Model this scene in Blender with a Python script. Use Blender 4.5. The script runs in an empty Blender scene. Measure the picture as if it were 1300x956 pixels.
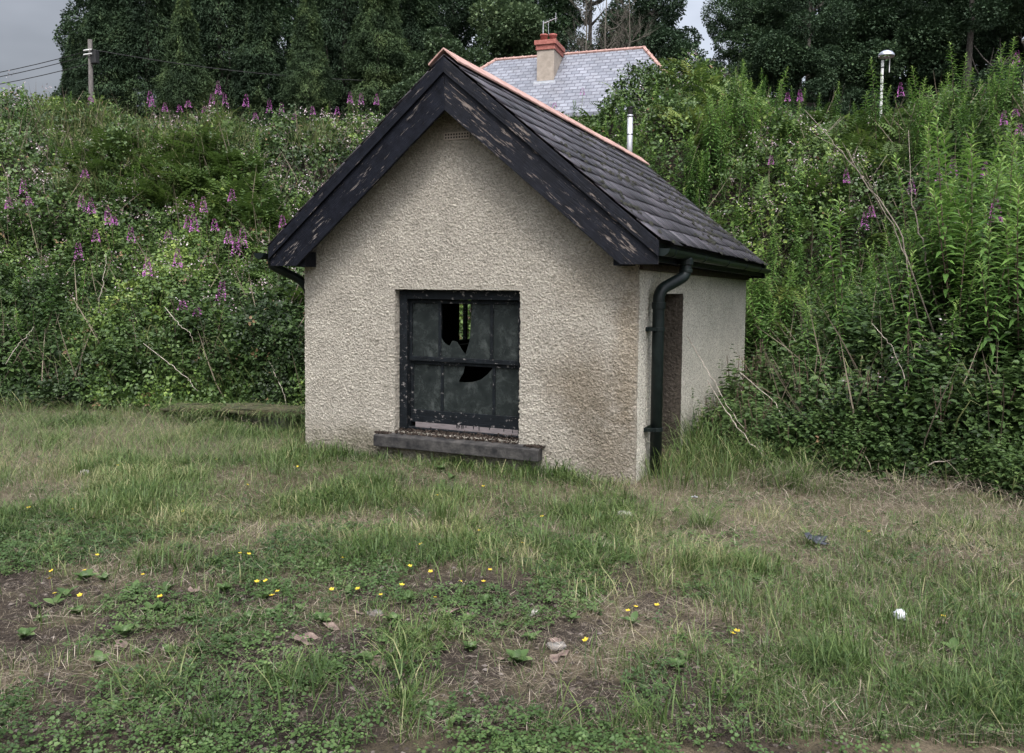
import bpy, math, random
import numpy as np
from mathutils import Matrix, Vector

# ------------------------------------------------------------------ camera, sky, sun, exposure
SC = bpy.context.scene
COL = SC.collection
R = math.radians
CX, CY, EYE, FPX, YAW = 1.9441, -6.9667, 1.65, 1062.06, R(-24.1047)
PITCH, ROLL = R(-3.4435), R(0.54)
cam = bpy.data.cameras.new('camera'); camo = bpy.data.objects.new('camera', cam); COL.objects.link(camo)
cam.sensor_width = 36; cam.lens = FPX / 1300 * 36; cam.shift_y = -45 / 1300
cam.clip_start = .05; cam.clip_end = 1000
fw = Vector((math.sin(YAW) * math.cos(PITCH), math.cos(YAW) * math.cos(PITCH), math.sin(PITCH)))
rt = Vector((math.cos(YAW), -math.sin(YAW), 0)); up = rt.cross(fw)
r2 = rt * math.cos(ROLL) + up * math.sin(ROLL); u2 = -rt * math.sin(ROLL) + up * math.cos(ROLL)
m = Matrix((r2, u2, -fw)).transposed().to_4x4(); m.translation = (CX, CY, EYE)
camo.matrix_world = m; SC.camera = camo

W = bpy.data.worlds.new('World'); SC.world = W; W.use_nodes = True
n = W.node_tree.nodes; l = W.node_tree.links; n.clear()
out = n.new('ShaderNodeOutputWorld'); bg = n.new('ShaderNodeBackground'); sky = n.new('ShaderNodeTexSky')
sky.sky_type = 'NISHITA'; sky.sun_disc = False; sky.sun_elevation = R(58); sky.sun_rotation = R(153)
sky.air_density = 1.0; sky.dust_density = 4.0; sky.ozone_density = 1.0
hs = n.new('ShaderNodeHueSaturation'); hs.inputs['Saturation'].default_value = .34; l.new(sky.outputs[0], hs.inputs['Color'])
tc = n.new('ShaderNodeTexCoord'); mp = n.new('ShaderNodeMapping'); mp.inputs['Scale'].default_value = (1.1, 1.1, 2.2)
mp.inputs['Location'].default_value = (.35, .1, 0)
nz = n.new('ShaderNodeTexNoise'); nz.inputs['Scale'].default_value = 1.7; nz.inputs['Detail'].default_value = 5
cr = n.new('ShaderNodeValToRGB'); cr.color_ramp.elements[0].position = .36; cr.color_ramp.elements[0].color = (.50, .52, .56, 1)
cr.color_ramp.elements[1].position = .62; cr.color_ramp.elements[1].color = (1.25, 1.25, 1.27, 1)
mx = n.new('ShaderNodeMixRGB'); mx.blend_type = 'MULTIPLY'; mx.inputs[0].default_value = 1
l.new(tc.outputs['Generated'], mp.inputs[0]); l.new(mp.outputs[0], nz.inputs[0]); l.new(nz.outputs[0], cr.inputs[0])
l.new(hs.outputs[0], mx.inputs[1]); l.new(cr.outputs[0], mx.inputs[2]); l.new(mx.outputs[0], bg.inputs[0])
# overcast sky: about three times brighter overhead than at the horizon
sp = n.new('ShaderNodeSeparateXYZ'); l.new(tc.outputs['Generated'], sp.inputs[0])
mr = n.new('ShaderNodeMapRange'); mr.inputs[1].default_value = 0; mr.inputs[2].default_value = .9; mr.inputs[3].default_value = .50; mr.inputs[4].default_value = 2.6; l.new(sp.outputs[2], mr.inputs[0])
m2_ = n.new('ShaderNodeMixRGB'); m2_.blend_type = 'MULTIPLY'; m2_.inputs[0].default_value = 1; l.new(mx.outputs[0], m2_.inputs[1]); l.new(mr.outputs[0], m2_.inputs[2]); mr2 = n.new('ShaderNodeMapRange'); mr2.inputs[1].default_value = -.75; mr2.inputs[2].default_value = -.25; mr2.inputs[3].default_value = 1.1; mr2.inputs[4].default_value = 2.4; l.new(sp.outputs[0], mr2.inputs[0])
m3_ = n.new('ShaderNodeMixRGB'); m3_.blend_type = 'MULTIPLY'; m3_.inputs[0].default_value = 1; l.new(m2_.outputs[0], m3_.inputs[1]); l.new(mr2.outputs[0], m3_.inputs[2]); l.new(m3_.outputs[0], bg.inputs[0])
bg.inputs[1].default_value = .088; l.new(bg.outputs[0], out.inputs[0])

sun = bpy.data.lights.new('sun', 'SUN'); sun.energy = 1.5; sun.angle = R(10); sun.color = (1, .97, .93)
so = bpy.data.objects.new('sun', sun); COL.objects.link(so)
az, el = R(153), R(58)
so.rotation_euler = Vector((math.sin(az) * math.cos(el), math.cos(az) * math.cos(el), math.sin(el))).to_track_quat('Z', 'Y').to_euler()
so.location = (-10, -12, 20)
SC.view_settings.view_transform = 'Standard'; SC.view_settings.look = 'None'
SC.view_settings.exposure = 0.12; SC.view_settings.gamma = 1
SC.render.engine = 'CYCLES'
SC.cycles.max_bounces = 7; SC.cycles.transparent_max_bounces = 12; SC.cycles.use_denoising = True

rng = np.random.default_rng(11)
random.seed(5)

# ------------------------------------------------------------------ helpers
def hsh(i, j, s):
    n_ = (i * 374761393 + j * 668265263 + s * 1442695041) & 0xffffffff
    n_ = ((n_ ^ (n_ >> 13)) * 1274126177) & 0xffffffff
    return ((n_ ^ (n_ >> 16)) & 0xffff) / 65535.
def vn(x, y, s=0):
    x = np.asarray(x, float); y = np.asarray(y, float)
    xi = np.floor(x).astype(np.int64); yi = np.floor(y).astype(np.int64)
    fx = x - xi; fy = y - yi; fx = fx * fx * (3 - 2 * fx); fy = fy * fy * (3 - 2 * fy)
    a = hsh(xi, yi, s); b = hsh(xi + 1, yi, s); c = hsh(xi, yi + 1, s); d = hsh(xi + 1, yi + 1, s)
    return (a * (1 - fx) + b * fx) * (1 - fy) + (c * (1 - fx) + d * fx) * fy
def fbm(x, y, s=0, o=4):
    t = 0; a = .5; k = 1.
    for q in range(o):
        t = t + a * vn(x * k + 17.3 * q, y * k - 9.1 * q, s + q); a *= .5; k *= 2.03
    return t / (1 - .5 ** o)
def sst(a, b, x):
    t = np.clip((x - a) / (b - a), 0, 1); return t * t * (3 - 2 * t)

def setp(o, label=None, cat=None, group=None, kind=None):
    if label: o['label'] = label
    if cat: o['category'] = cat
    if group: o['group'] = group
    if kind: o['kind'] = kind
    return o
def empty(name, loc, rz=0, **k):
    o = bpy.data.objects.new(name, None); COL.objects.link(o); o.location = loc; o.rotation_euler = (0, 0, rz)
    o.empty_display_size = .1
    return setp(o, **k)
def link(name, me, mats, parent=None, loc=None):
    o = bpy.data.objects.new(name, me); COL.objects.link(o)
    for mt in (mats if isinstance(mats, (list, tuple)) else [mats]): me.materials.append(mt)
    if parent is not None: o.parent = parent
    if loc is not None: o.location = loc
    return o
def npmesh(name, v, polys, val=None, smooth=False, mi=None):
    """polys: list of (M,k) index arrays"""
    me = bpy.data.meshes.new(name)
    v = np.asarray(v, np.float32).reshape(-1, 3)
    me.vertices.add(len(v)); me.vertices.foreach_set('co', v.ravel())
    polys = [np.asarray(p_, np.int32) for p_ in polys if len(p_)]
    tot = np.concatenate([np.full(len(p_), p_.shape[1], np.int32) for p_ in polys])
    idx = np.concatenate([p_.ravel() for p_ in polys])
    st = np.concatenate([[0], np.cumsum(tot)[:-1]]).astype(np.int32)
    me.loops.add(len(idx)); me.loops.foreach_set('vertex_index', idx)
    me.polygons.add(len(tot)); me.polygons.foreach_set('loop_start', st)
    try: me.polygons.foreach_set('loop_total', tot)
    except Exception: pass
    if smooth: me.polygons.foreach_set('use_smooth', np.ones(len(tot), bool))
    if mi is not None: me.polygons.foreach_set('material_index', np.asarray(mi, np.int32))
    if val is not None:
        a = me.attributes.new('v', 'FLOAT', 'POINT'); a.data.foreach_set('value', np.asarray(val, np.float32))
    me.update(calc_edges=True); me.validate()
    return me
def inst(tv, tf, P, RM, S, val, tval=None):
    """replicate template (tv verts, tf list of face arrays) -> verts, polys, values"""
    n_ = len(P); k = len(tv)
    v = np.einsum('nij,kj->nki', RM, tv) * np.asarray(S).reshape(-1, 1, 1) + P[:, None, :]
    offs = (np.arange(n_) * k)
    ps = [(f[None] + offs[:, None, None]).reshape(-1, f.shape[1]) for f in tf]
    vv = np.repeat(np.asarray(val), k)
    if tval is not None: vv = vv + np.tile(tval, n_)
    return v.reshape(-1, 3), ps, np.clip(vv, 0, 1)
def basis(ax, nr):
    """rotation with local +Y -> ax, local +Z ~ nr"""
    ax = ax / np.linalg.norm(ax, axis=1, keepdims=True)
    x = np.cross(ax, nr); x /= np.linalg.norm(x, axis=1, keepdims=True) + 1e-9
    z = np.cross(x, ax)
    return np.stack([x, ax, z], axis=2)
def rotz(a):
    c, s = np.cos(a), np.sin(a); o = np.zeros_like(a); i = np.ones_like(a)
    return np.stack([np.stack([c, -s, o], 1), np.stack([s, c, o], 1), np.stack([o, o, i], 1)], 1)
class Acc:
    def __init__(s): s.v = []; s.p = []; s.val = []; s.n = 0
    def add(s, v, ps, val):
        s.v.append(v); s.p += [q + s.n for q in ps]; s.val.append(val); s.n += len(v)
    def mesh(s, name, smooth=False):
        d = {}
        for q in s.p: d.setdefault(q.shape[1], []).append(q)
        return npmesh(name, np.concatenate(s.v), [np.concatenate(x) for x in d.values()], np.concatenate(s.val), smooth)

class B:
    """collects boxes, prisms and tubes into one mesh"""
    def __init__(s, off=(0, 0, 0)): s.v = []; s.f = []; s.off = Vector(off)
    def add(s, vs, fs):
        k = len(s.v); s.v += [tuple(Vector(a) - s.off) for a in vs]; s.f += [[i + k for i in f] for f in fs]; return s
    def box(s, x0, x1, y0, y1, z0, z1, M=None):
        vs = [Vector((x, y, z)) for z in (z0, z1) for y in (y0, y1) for x in (x0, x1)]
        if M is not None: vs = [M @ a for a in vs]
        return s.add(vs, [(0, 2, 3, 1), (4, 5, 7, 6), (0, 1, 5, 4), (2, 6, 7, 3), (0, 4, 6, 2), (1, 3, 7, 5)])
    def prism(s, poly, d):
        """poly: 3d points, extruded by vector d"""
        n_ = len(poly); d = Vector(d); a = [Vector(q) for q in poly]
        return s.add(a + [q + d for q in a], [list(range(n_))[::-1], list(range(n_, 2 * n_))] + [[i, (i + 1) % n_, n_ + (i + 1) % n_, n_ + i] for i in range(n_)])
    def tube(s, pts, rad, seg=8, cap=True):
        pts = [Vector(q) for q in pts]; n_ = len(pts)
        if not isinstance(rad, (list, tuple)): rad = [rad] * n_
        vs = []; prev = None
        for i, q in enumerate(pts):
            t = (pts[min(i + 1, n_ - 1)] - pts[max(i - 1, 0)]).normalized()
            if prev is None: a = t.orthogonal().normalized()
            else: a = (prev - t * prev.dot(t)).normalized()
            prev = a; b = t.cross(a)
            for k in range(seg):
                w_ = 2 * math.pi * k / seg; vs.append(q + (a * math.cos(w_) + b * math.sin(w_)) * rad[i])
        fs = [[i * seg + k, i * seg + (k + 1) % seg, (i + 1) * seg + (k + 1) % seg, (i + 1) * seg + k] for i in range(n_ - 1) for k in range(seg)]
        if cap: fs += [list(range(seg))[::-1], [(n_ - 1) * seg + k for k in range(seg)]]
        return s.add(vs, fs)
    def lathe(s, prof, c=(0, 0, 0), seg=20):
        vs = []; c = Vector(c)
        for r_, z in prof:
            for k in range(seg): vs.append(c + Vector((r_ * math.cos(2 * math.pi * k / seg), r_ * math.sin(2 * math.pi * k / seg), z)))
        n_ = len(prof)
        fs = [[i * seg + k, i * seg + (k + 1) % seg, (i + 1) * seg + (k + 1) % seg, (i + 1) * seg + k] for i in range(n_ - 1) for k in range(seg)]
        fs += [list(range(seg))[::-1], [(n_ - 1) * seg + k for k in range(seg)]]
        return s.add(vs, fs)
    def obj(s, name, mat, parent=None, bevel=0, smooth=False):
        me = bpy.data.meshes.new(name); me.from_pydata(s.v, [], s.f); me.update()
        if smooth:
            me.polygons.foreach_set('use_smooth', [len(p_.vertices) <= 4 for p_ in me.polygons])
        o = link(name, me, mat, parent)
        if bevel:
            b = o.modifiers.new('bevel', 'BEVEL'); b.width = bevel; b.segments = 2; b.limit_method = 'ANGLE'
        return o
def copytree(o, parent=None):
    c = o.copy(); COL.objects.link(c); c.parent = parent
    for ch in list(o.children): copytree(ch, c)
    return c

# ------------------------------------------------------------------ materials
def mat(name):
    m_ = bpy.data.materials.new(name); m_.use_nodes = True; nt = m_.node_tree
    return m_, nt.nodes, nt.links, nt.nodes['Principled BSDF']
def ramp(n_, stops):
    r_ = n_.new('ShaderNodeValToRGB'); e = r_.color_ramp.elements
    e[0].position, e[0].color = stops[0][0], (*stops[0][1], 1); e[1].position, e[1].color = stops[-1][0], (*stops[-1][1], 1)
    for p_, c in stops[1:-1]:
        q = e.new(p_); q.color = (*c, 1)
    return r_
def noise(n_, l_, scale, detail=4, rough=.6, coord='Object', stretch=None, dist=0):
    t = n_.new('ShaderNodeTexCoord'); x = n_.new('ShaderNodeTexNoise'); src = t.outputs[coord]
    if stretch:
        mp_ = n_.new('ShaderNodeMapping'); mp_.inputs['Scale'].default_value = stretch; l_.new(src, mp_.inputs[0]); src = mp_.outputs[0]
    l_.new(src, x.inputs['Vector']); x.inputs['Scale'].default_value = scale; x.inputs['Detail'].default_value = detail
    x.inputs['Roughness'].default_value = rough; x.inputs['Distortion'].default_value = dist
    return x
def mixc(n_, l_, f, a, b, mode='MIX'):
    x = n_.new('ShaderNodeMixRGB'); x.blend_type = mode
    for s_, q in ((0, f), (1, a), (2, b)):
        if hasattr(q, 'links'): l_.new(q, x.inputs[s_])
        else: x.inputs[s_].default_value = q if s_ == 0 else (*q, 1)
    return x.outputs[0]
def bump(n_, l_, bs, h, dist, strength=1.0):
    b = n_.new('ShaderNodeBump'); b.inputs['Distance'].default_value = dist; b.inputs['Strength'].default_value = strength
    l_.new(h, b.inputs['Height']); l_.new(b.outputs[0], bs.inputs['Normal']); return b
def leafmat(name, stops, rough=.55, trans=.25, spec=.3):
    m_, n_, l_, bs = mat(name)
    a = n_.new('ShaderNodeAttribute'); a.attribute_name = 'v'
    r_ = ramp(n_, stops); l_.new(a.outputs['Fac'], r_.inputs[0]); l_.new(r_.outputs[0], bs.inputs['Base Color'])
    bs.inputs['Roughness'].default_value = rough; bs.inputs['Specular IOR Level'].default_value = spec
    if trans:
        t = n_.new('ShaderNodeBsdfTranslucent'); l_.new(r_.outputs[0], t.inputs[0])
        x = n_.new('ShaderNodeMixShader'); x.inputs[0].default_value = trans
        l_.new(bs.outputs[0], x.inputs[1]); l_.new(t.outputs[0], x.inputs[2])
        l_.new(x.outputs[0], n_['Material Output'].inputs['Surface'])
    return m_
def plain(name, c1, c2, scale=6, rough=.7, metal=0, bmp=.003, spec=.4, stretch=None):
    m_, n_, l_, bs = mat(name)
    x = noise(n_, l_, scale, 6, .65, stretch=stretch); r_ = ramp(n_, [(.35, c1), (.68, c2)]); l_.new(x.outputs[0], r_.inputs[0])
    l_.new(r_.outputs[0], bs.inputs['Base Color']); bs.inputs['Roughness'].default_value = rough; bs.inputs['Metallic'].default_value = metal
    bs.inputs['Specular IOR Level'].default_value = spec
    if bmp:
        y = noise(n_, l_, scale * 5, 4, .6, stretch=stretch); bump(n_, l_, bs, y.outputs[0], bmp)
    return m_

def roughcast(name, ca, cb, lump, disp, stains_and_shade, pitlow=.66):
    m_, n_, l_, bs = mat(name)
    t = n_.new('ShaderNodeTexCoord')
    w = noise(n_, l_, 9, 3, .5)
    warp = n_.new('ShaderNodeVectorMath'); warp.operation = 'MULTIPLY_ADD'; warp.inputs[1].default_value = (.03, .03, .03)
    l_.new(w.outputs['Color'], warp.inputs[0]); l_.new(t.outputs['Object'], warp.inputs[2])
    vo = n_.new('ShaderNodeTexNoise'); vo.inputs['Scale'].default_value = lump * .8; vo.inputs['Detail'].default_value = 1.5; vo.inputs['Roughness'].default_value = .5
    l_.new(warp.outputs[0], vo.inputs['Vector'])
    fine = noise(n_, l_, lump * 2.2, 5, .7); big = noise(n_, l_, lump * .35, 3, .6)
    inv = n_.new('ShaderNodeMath'); inv.operation = 'MULTIPLY'; inv.inputs[0].default_value = 2.1; l_.new(vo.outputs['Fac'], inv.inputs[1])
    a1 = n_.new('ShaderNodeMath'); a1.operation = 'MULTIPLY_ADD'; a1.inputs[1].default_value = 1.3; l_.new(fine.outputs[0], a1.inputs[0]); l_.new(inv.outputs[0], a1.inputs[2])
    a2 = n_.new('ShaderNodeMath'); a2.operation = 'MULTIPLY_ADD'; a2.inputs[1].default_value = .6; l_.new(big.outputs[0], a2.inputs[0]); l_.new(a1.outputs[0], a2.inputs[2])
    dn = n_.new('ShaderNodeDisplacement'); dn.inputs['Midlevel'].default_value = 2.0; dn.inputs['Scale'].default_value = disp
    l_.new(a2.outputs[0], dn.inputs['Height']); l_.new(dn.outputs[0], n_['Material Output'].inputs['Displacement'])
    m_.displacement_method = 'BOTH'
    mott = noise(n_, l_, 3.0, 6, .7); r_ = ramp(n_, [(.3, ca), (.7, cb)]); l_.new(mott.outputs[0], r_.inputs[0])
    # colour gets darker in the hollows between the lumps of the render
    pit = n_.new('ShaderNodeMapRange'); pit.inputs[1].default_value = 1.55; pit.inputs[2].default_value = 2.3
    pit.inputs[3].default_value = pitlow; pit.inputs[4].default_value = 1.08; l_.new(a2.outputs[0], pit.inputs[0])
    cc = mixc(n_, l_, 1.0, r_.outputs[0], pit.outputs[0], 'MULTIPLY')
    grain = noise(n_, l_, 160, 3, .7); gr = ramp(n_, [(.3, (.72, .71, .70)), (.7, (1.2, 1.2, 1.2))]); l_.new(grain.outputs[0], gr.inputs[0])
    cc = mixc(n_, l_, .8, cc, gr.outputs[0], 'MULTIPLY')
    sep = n_.new('ShaderNodeSeparateXYZ'); l_.new(t.outputs['Object'], sep.inputs[0])
    for (sx, sy, sz, rx, rz_, col, amt) in stains_and_shade:
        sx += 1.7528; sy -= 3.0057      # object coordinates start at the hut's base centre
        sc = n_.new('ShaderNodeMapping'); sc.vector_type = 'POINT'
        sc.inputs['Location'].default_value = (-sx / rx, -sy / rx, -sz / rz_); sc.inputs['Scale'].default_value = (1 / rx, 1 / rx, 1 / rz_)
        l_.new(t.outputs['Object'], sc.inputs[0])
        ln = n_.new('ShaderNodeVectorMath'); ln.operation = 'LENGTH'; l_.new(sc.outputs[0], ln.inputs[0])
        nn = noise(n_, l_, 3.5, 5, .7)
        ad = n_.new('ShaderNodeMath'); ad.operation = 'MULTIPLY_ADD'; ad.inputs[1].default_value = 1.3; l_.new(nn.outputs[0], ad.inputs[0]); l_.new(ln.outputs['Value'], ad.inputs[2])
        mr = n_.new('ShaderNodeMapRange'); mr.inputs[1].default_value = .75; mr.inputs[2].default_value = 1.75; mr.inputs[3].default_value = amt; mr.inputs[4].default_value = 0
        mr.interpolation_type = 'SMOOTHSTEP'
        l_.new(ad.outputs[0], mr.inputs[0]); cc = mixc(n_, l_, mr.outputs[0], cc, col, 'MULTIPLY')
    l_.new(cc, bs.inputs['Base Color']); bs.inputs['Roughness'].default_value = .9; bs.inputs['Specular IOR Level'].default_value = .2
    return m_

def peeling(name, paint, wood, thr=.60, stretch=(2.5, 14, 14), rough=.5, ang=0):
    m_, n_, l_, bs = mat(name)
    x = noise(n_, l_, 1.0, 8, .72, dist=.12); g = noise(n_, l_, 5, 5, .7)
    for q_, st in ((x, stretch), (g, (1, 30, 30))):
        tt_ = n_.new('ShaderNodeTexCoord'); mq = n_.new('ShaderNodeMapping'); mq.vector_type = 'TEXTURE'; mq.inputs['Rotation'].default_value = (0, ang, 0)
        mq.inputs['Scale'].default_value = tuple(1 / w_ for w_ in st); l_.new(tt_.outputs['Object'], mq.inputs[0]); l_.new(mq.outputs[0], q_.inputs['Vector'])
    bs.inputs['Specular IOR Level'].default_value = .12
    r_ = n_.new('ShaderNodeMapRange'); r_.inputs[1].default_value = thr; r_.inputs[2].default_value = thr + .025; l_.new(x.outputs[0], r_.inputs[0])
    wr = ramp(n_, [(.3, tuple(c * .45 for c in wood)), (.7, wood)]); l_.new(g.outputs[0], wr.inputs[0])
    pn = noise(n_, l_, 14, 5, .6); pr = ramp(n_, [(.3, tuple(c * .6 for c in paint)), (.75, tuple(c * 1.6 + .002 for c in paint))]); l_.new(pn.outputs[0], pr.inputs[0])
    l_.new(mixc(n_, l_, r_.outputs[0], pr.outputs[0], wr.outputs[0]), bs.inputs['Base Color'])
    rr = n_.new('ShaderNodeMapRange'); rr.inputs[3].default_value = rough; rr.inputs[4].default_value = .85; l_.new(r_.outputs[0], rr.inputs[0]); l_.new(rr.outputs[0], bs.inputs['Roughness'])
    sub = n_.new('ShaderNodeMath'); sub.operation = 'MULTIPLY_ADD'; sub.inputs[1].default_value = -.6; l_.new(r_.outputs[0], sub.inputs[0]); l_.new(g.outputs[0], sub.inputs[2])
    bump(n_, l_, bs, sub.outputs[0], .006); return m_

M = {}
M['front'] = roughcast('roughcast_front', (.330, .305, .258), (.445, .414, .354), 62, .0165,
    [(-.50, 0, .80, .50, .50, (.55, .50, .44), .85), (-.25, 0, .25, .6, .5, (.48, .44, .39), .85), (-.05, 0, 1.2, .22, 1.0, (.66, .59, .50), .7), (-2.9, 0, .05, 1.0, .35, (.45, .44, .38), .85), (-1.75, 0, .05, 1.2, .25, (.42, .42, .36), .8), (-1.75, 0, 3.35, .9, .5, (.66, .61, .54), .55), (-.35, 0, 1.75, .5, .4, (.7, .66, .6), .5)])  # patches along the base: dirt, widened as contact shadow painted into the colour
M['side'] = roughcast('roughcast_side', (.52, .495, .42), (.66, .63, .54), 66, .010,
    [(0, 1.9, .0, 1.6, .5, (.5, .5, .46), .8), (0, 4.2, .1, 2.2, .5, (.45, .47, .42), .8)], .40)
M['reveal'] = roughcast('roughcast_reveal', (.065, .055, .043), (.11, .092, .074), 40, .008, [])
M['black_paint'] = peeling('peeling_black_paint', (.006, .007, .011), (.25, .21, .185), .575, (4.5, 38, 38), ang=math.atan(.8375))
M['black_paint3'] = peeling('peeling_black_paint_left', (.006, .007, .011), (.22, .195, .18), .60, (4.5, 38, 38), ang=-math.atan(.8375))
M['black_paint2'] = peeling('worn_black_paint', (.005, .006, .009), (.26, .23, .21), .66)
M['window_paint'] = peeling('flaking_window_paint', (.006, .008, .010), (.30, .28, .27), .590, stretch=(20, 40, 26))
M['dark_metal'] = plain('dark_green_metal', (.004, .007, .007), (.010, .016, .015), 9, .42, 0, .0008, .22)
M['sill'] = plain('painted_concrete', (.007, .007, .008), (.060, .056, .052), 9, .8, 0, .006)
M['debris'] = plain('moss_and_dirt', (.018, .011, .008), (.065, .048, .036), 30, .95, 0, .008)
M['board'] = plain('bare_greyish_wood', (.11, .095, .095), (.19, .165, .165), 12, .8, 0, .002, stretch=(1, 8, 8))
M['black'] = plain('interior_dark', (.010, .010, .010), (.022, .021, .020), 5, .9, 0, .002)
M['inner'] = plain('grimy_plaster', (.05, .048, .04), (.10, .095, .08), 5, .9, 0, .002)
M['terracotta'] = plain('terracotta', (.27, .155, .13), (.45, .29, .25), 7, .75, 0, .002)
M['grey_metal'] = plain('galvanised_steel', (.42, .43, .45), (.60, .61, .63), 12, .35, .6, .0005)
M['white_metal'] = plain('white_painted_metal', (.55, .55, .53), (.72, .72, .70), 12, .5, 0, .0005)
M['pole'] = plain('weathered_pole', (.05, .045, .042), (.11, .10, .092), 9, .85, 0, .004, stretch=(4, 4, .5))
M['wire'] = plain('black_wire', (.01, .01, .01), (.02, .02, .02), 3, .6, 0, 0)
M['roof_moss'] = plain('dark_roof_moss', (.008, .009, .006), (.028, .028, .018), 40, .95, 0, .003)
M['chrome'] = mat('chrome')[0]; q = M['chrome'].node_tree.nodes['Principled BSDF']; q.inputs['Metallic'].default_value = 1; q.inputs['Roughness'].default_value = .12; q.inputs['Base Color'].default_value = (.75, .75, .77, 1)
M['cream'] = plain('cream_render', (.36, .32, .26), (.46, .42, .35), 3, .9, 0, .004)
M['cement'] = plain('cement_render', (.26, .22, .18), (.36, .31, .26), 5, .9, 0, .004)
M['brick'] = plain('red_brick', (.24, .075, .06), (.36, .14, .11), 9, .85, 0, .004)
M['pot'] = plain('red_clay', (.22, .06, .048), (.32, .10, .08), 9, .7, 0, .001)
M['glass_far'] = plain('dark_glazing', (.02, .025, .03), (.03, .035, .04), 3, .1, 0, 0)
M['white'] = plain('white_paper', (.60, .62, .66), (.78, .79, .82), 9, .7, 0, .001)
M['stone'] = plain('field_stone', (.12, .115, .105), (.24, .22, .20), 14, .9, 0, .006)
M['palestone'] = plain('pale_stone', (.28, .27, .24), (.46, .44, .40), 14, .9, 0, .006)
M['bluescrap'] = plain('blue_grey_plastic', (.018, .02, .026), (.05, .056, .07), 14, .5, 0, .002)
M['dead_leaf'] = plain('dead_leaf', (.09, .06, .05), (.24, .18, .15), 16, .8, 0, .002)
M['bark'] = plain('bark', (.035, .03, .025), (.10, .088, .075), 3, .9, 0, .03, stretch=(3, 3, .6))
M['dead_wood'] = plain('bare_dead_stem', (.20, .17, .14), (.42, .37, .31), 20, .8, 0, .001)
M['old_wood'] = plain('grey_brown_dead_wood', (.10, .08, .065), (.26, .22, .18), 20, .8, 0, .001)
M['red_cane'] = plain('dark_bramble_stem', (.07, .04, .035), (.16, .11, .08), 20, .7, 0, .001)
M['yellow'] = plain('yellow_petal', (.42, .30, .02), (.60, .46, .04), 9, .6, 0, 0)

# slates
def slate_mat():
    m_, n_, l_, bs = mat('weathered_slate')
    a = n_.new('ShaderNodeAttribute'); a.attribute_name = 'v'
    r_ = ramp(n_, [(0, (.014, .012, .015)), (.5, (.030, .026, .032)), (1, (.075, .068, .078))]); l_.new(a.outputs['Fac'], r_.inputs[0])
    x = noise(n_, l_, 7, 7, .7); li = ramp(n_, [(.62, (0, 0, 0)), (.70, (1, 1, 1))]); l_.new(x.outputs[0], li.inputs[0])
    y = noise(n_, l_, 28, 4, .7); li2 = ramp(n_, [(.57, (0, 0, 0)), (.60, (1, 1, 1))]); l_.new(y.outputs[0], li2.inputs[0])
    c = mixc(n_, l_, li.outputs[0], r_.outputs[0], (.105, .09, .095)); c = mixc(n_, l_, li2.outputs[0], c, (.012, .012, .011))
    l_.new(c, bs.inputs['Base Color']); bs.inputs['Roughness'].default_value = .5; bs.inputs['Specular IOR Level'].default_value = .30
    z = noise(n_, l_, 22, 6, .7); bump(n_, l_, bs, z.outputs[0], .003); return m_
M['slate'] = slate_mat()
def far_slate():
    m_, n_, l_, bs = mat('pale_slate')
    t = n_.new('ShaderNodeTexCoord'); s_ = n_.new('ShaderNodeSeparateXYZ'); c = n_.new('ShaderNodeCombineXYZ')
    l_.new(t.outputs['Object'], s_.inputs[0]); l_.new(s_.outputs[0], c.inputs[0]); l_.new(s_.outputs[2], c.inputs[1])
    b = n_.new('ShaderNodeTexBrick'); l_.new(c.outputs[0], b.inputs['Vector']); b.inputs['Scale'].default_value = 1
    b.inputs['Brick Width'].default_value = .30; b.inputs['Row Height'].default_value = .155; b.inputs['Mortar Size'].default_value = .014; b.inputs['Mortar Smooth'].default_value = .3
    b.inputs['Color1'].default_value = (.13, .14, .165, 1); b.inputs['Color2'].default_value = (.21, .22, .25, 1); b.inputs['Mortar'].default_value = (.07, .07, .09, 1)
    x = noise(n_, l_, 1.4, 6, .7); r_ = ramp(n_, [(.3, (.7, .68, .66)), (.62, (1.1, 1.1, 1.1))]); l_.new(x.outputs[0], r_.inputs[0])
    l_.new(mixc(n_, l_, .8, b.outputs[0], r_.outputs[0], 'MULTIPLY'), bs.inputs['Base Color']); bs.inputs['Roughness'].default_value = .45
    bump(n_, l_, bs, b.outputs['Fac'], -.02); return m_
M['far_slate'] = far_slate()

def glass_mat():
    m_, n_, l_, bs = mat('dirty_glass')
    x = noise(n_, l_, 7, 8, .8, dist=.35); r_ = ramp(n_, [(.35, (.011, .014, .014)), (.55, (.026, .031, .030)), (.75, (.10, .11, .105))]); l_.new(x.outputs[0], r_.inputs[0])
    l_.new(r_.outputs[0], bs.inputs['Base Color']); bs.inputs['Roughness'].default_value = .3; bs.inputs['Specular IOR Level'].default_value = .10
    rr = ramp(n_, [(.3, (.82, .82, .82)), (.7, (.97, .97, .97))]); l_.new(x.outputs[0], rr.inputs[0]); l_.new(rr.outputs[0], bs.inputs['Alpha'])
    return m_
M['glass'] = glass_mat()

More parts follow.
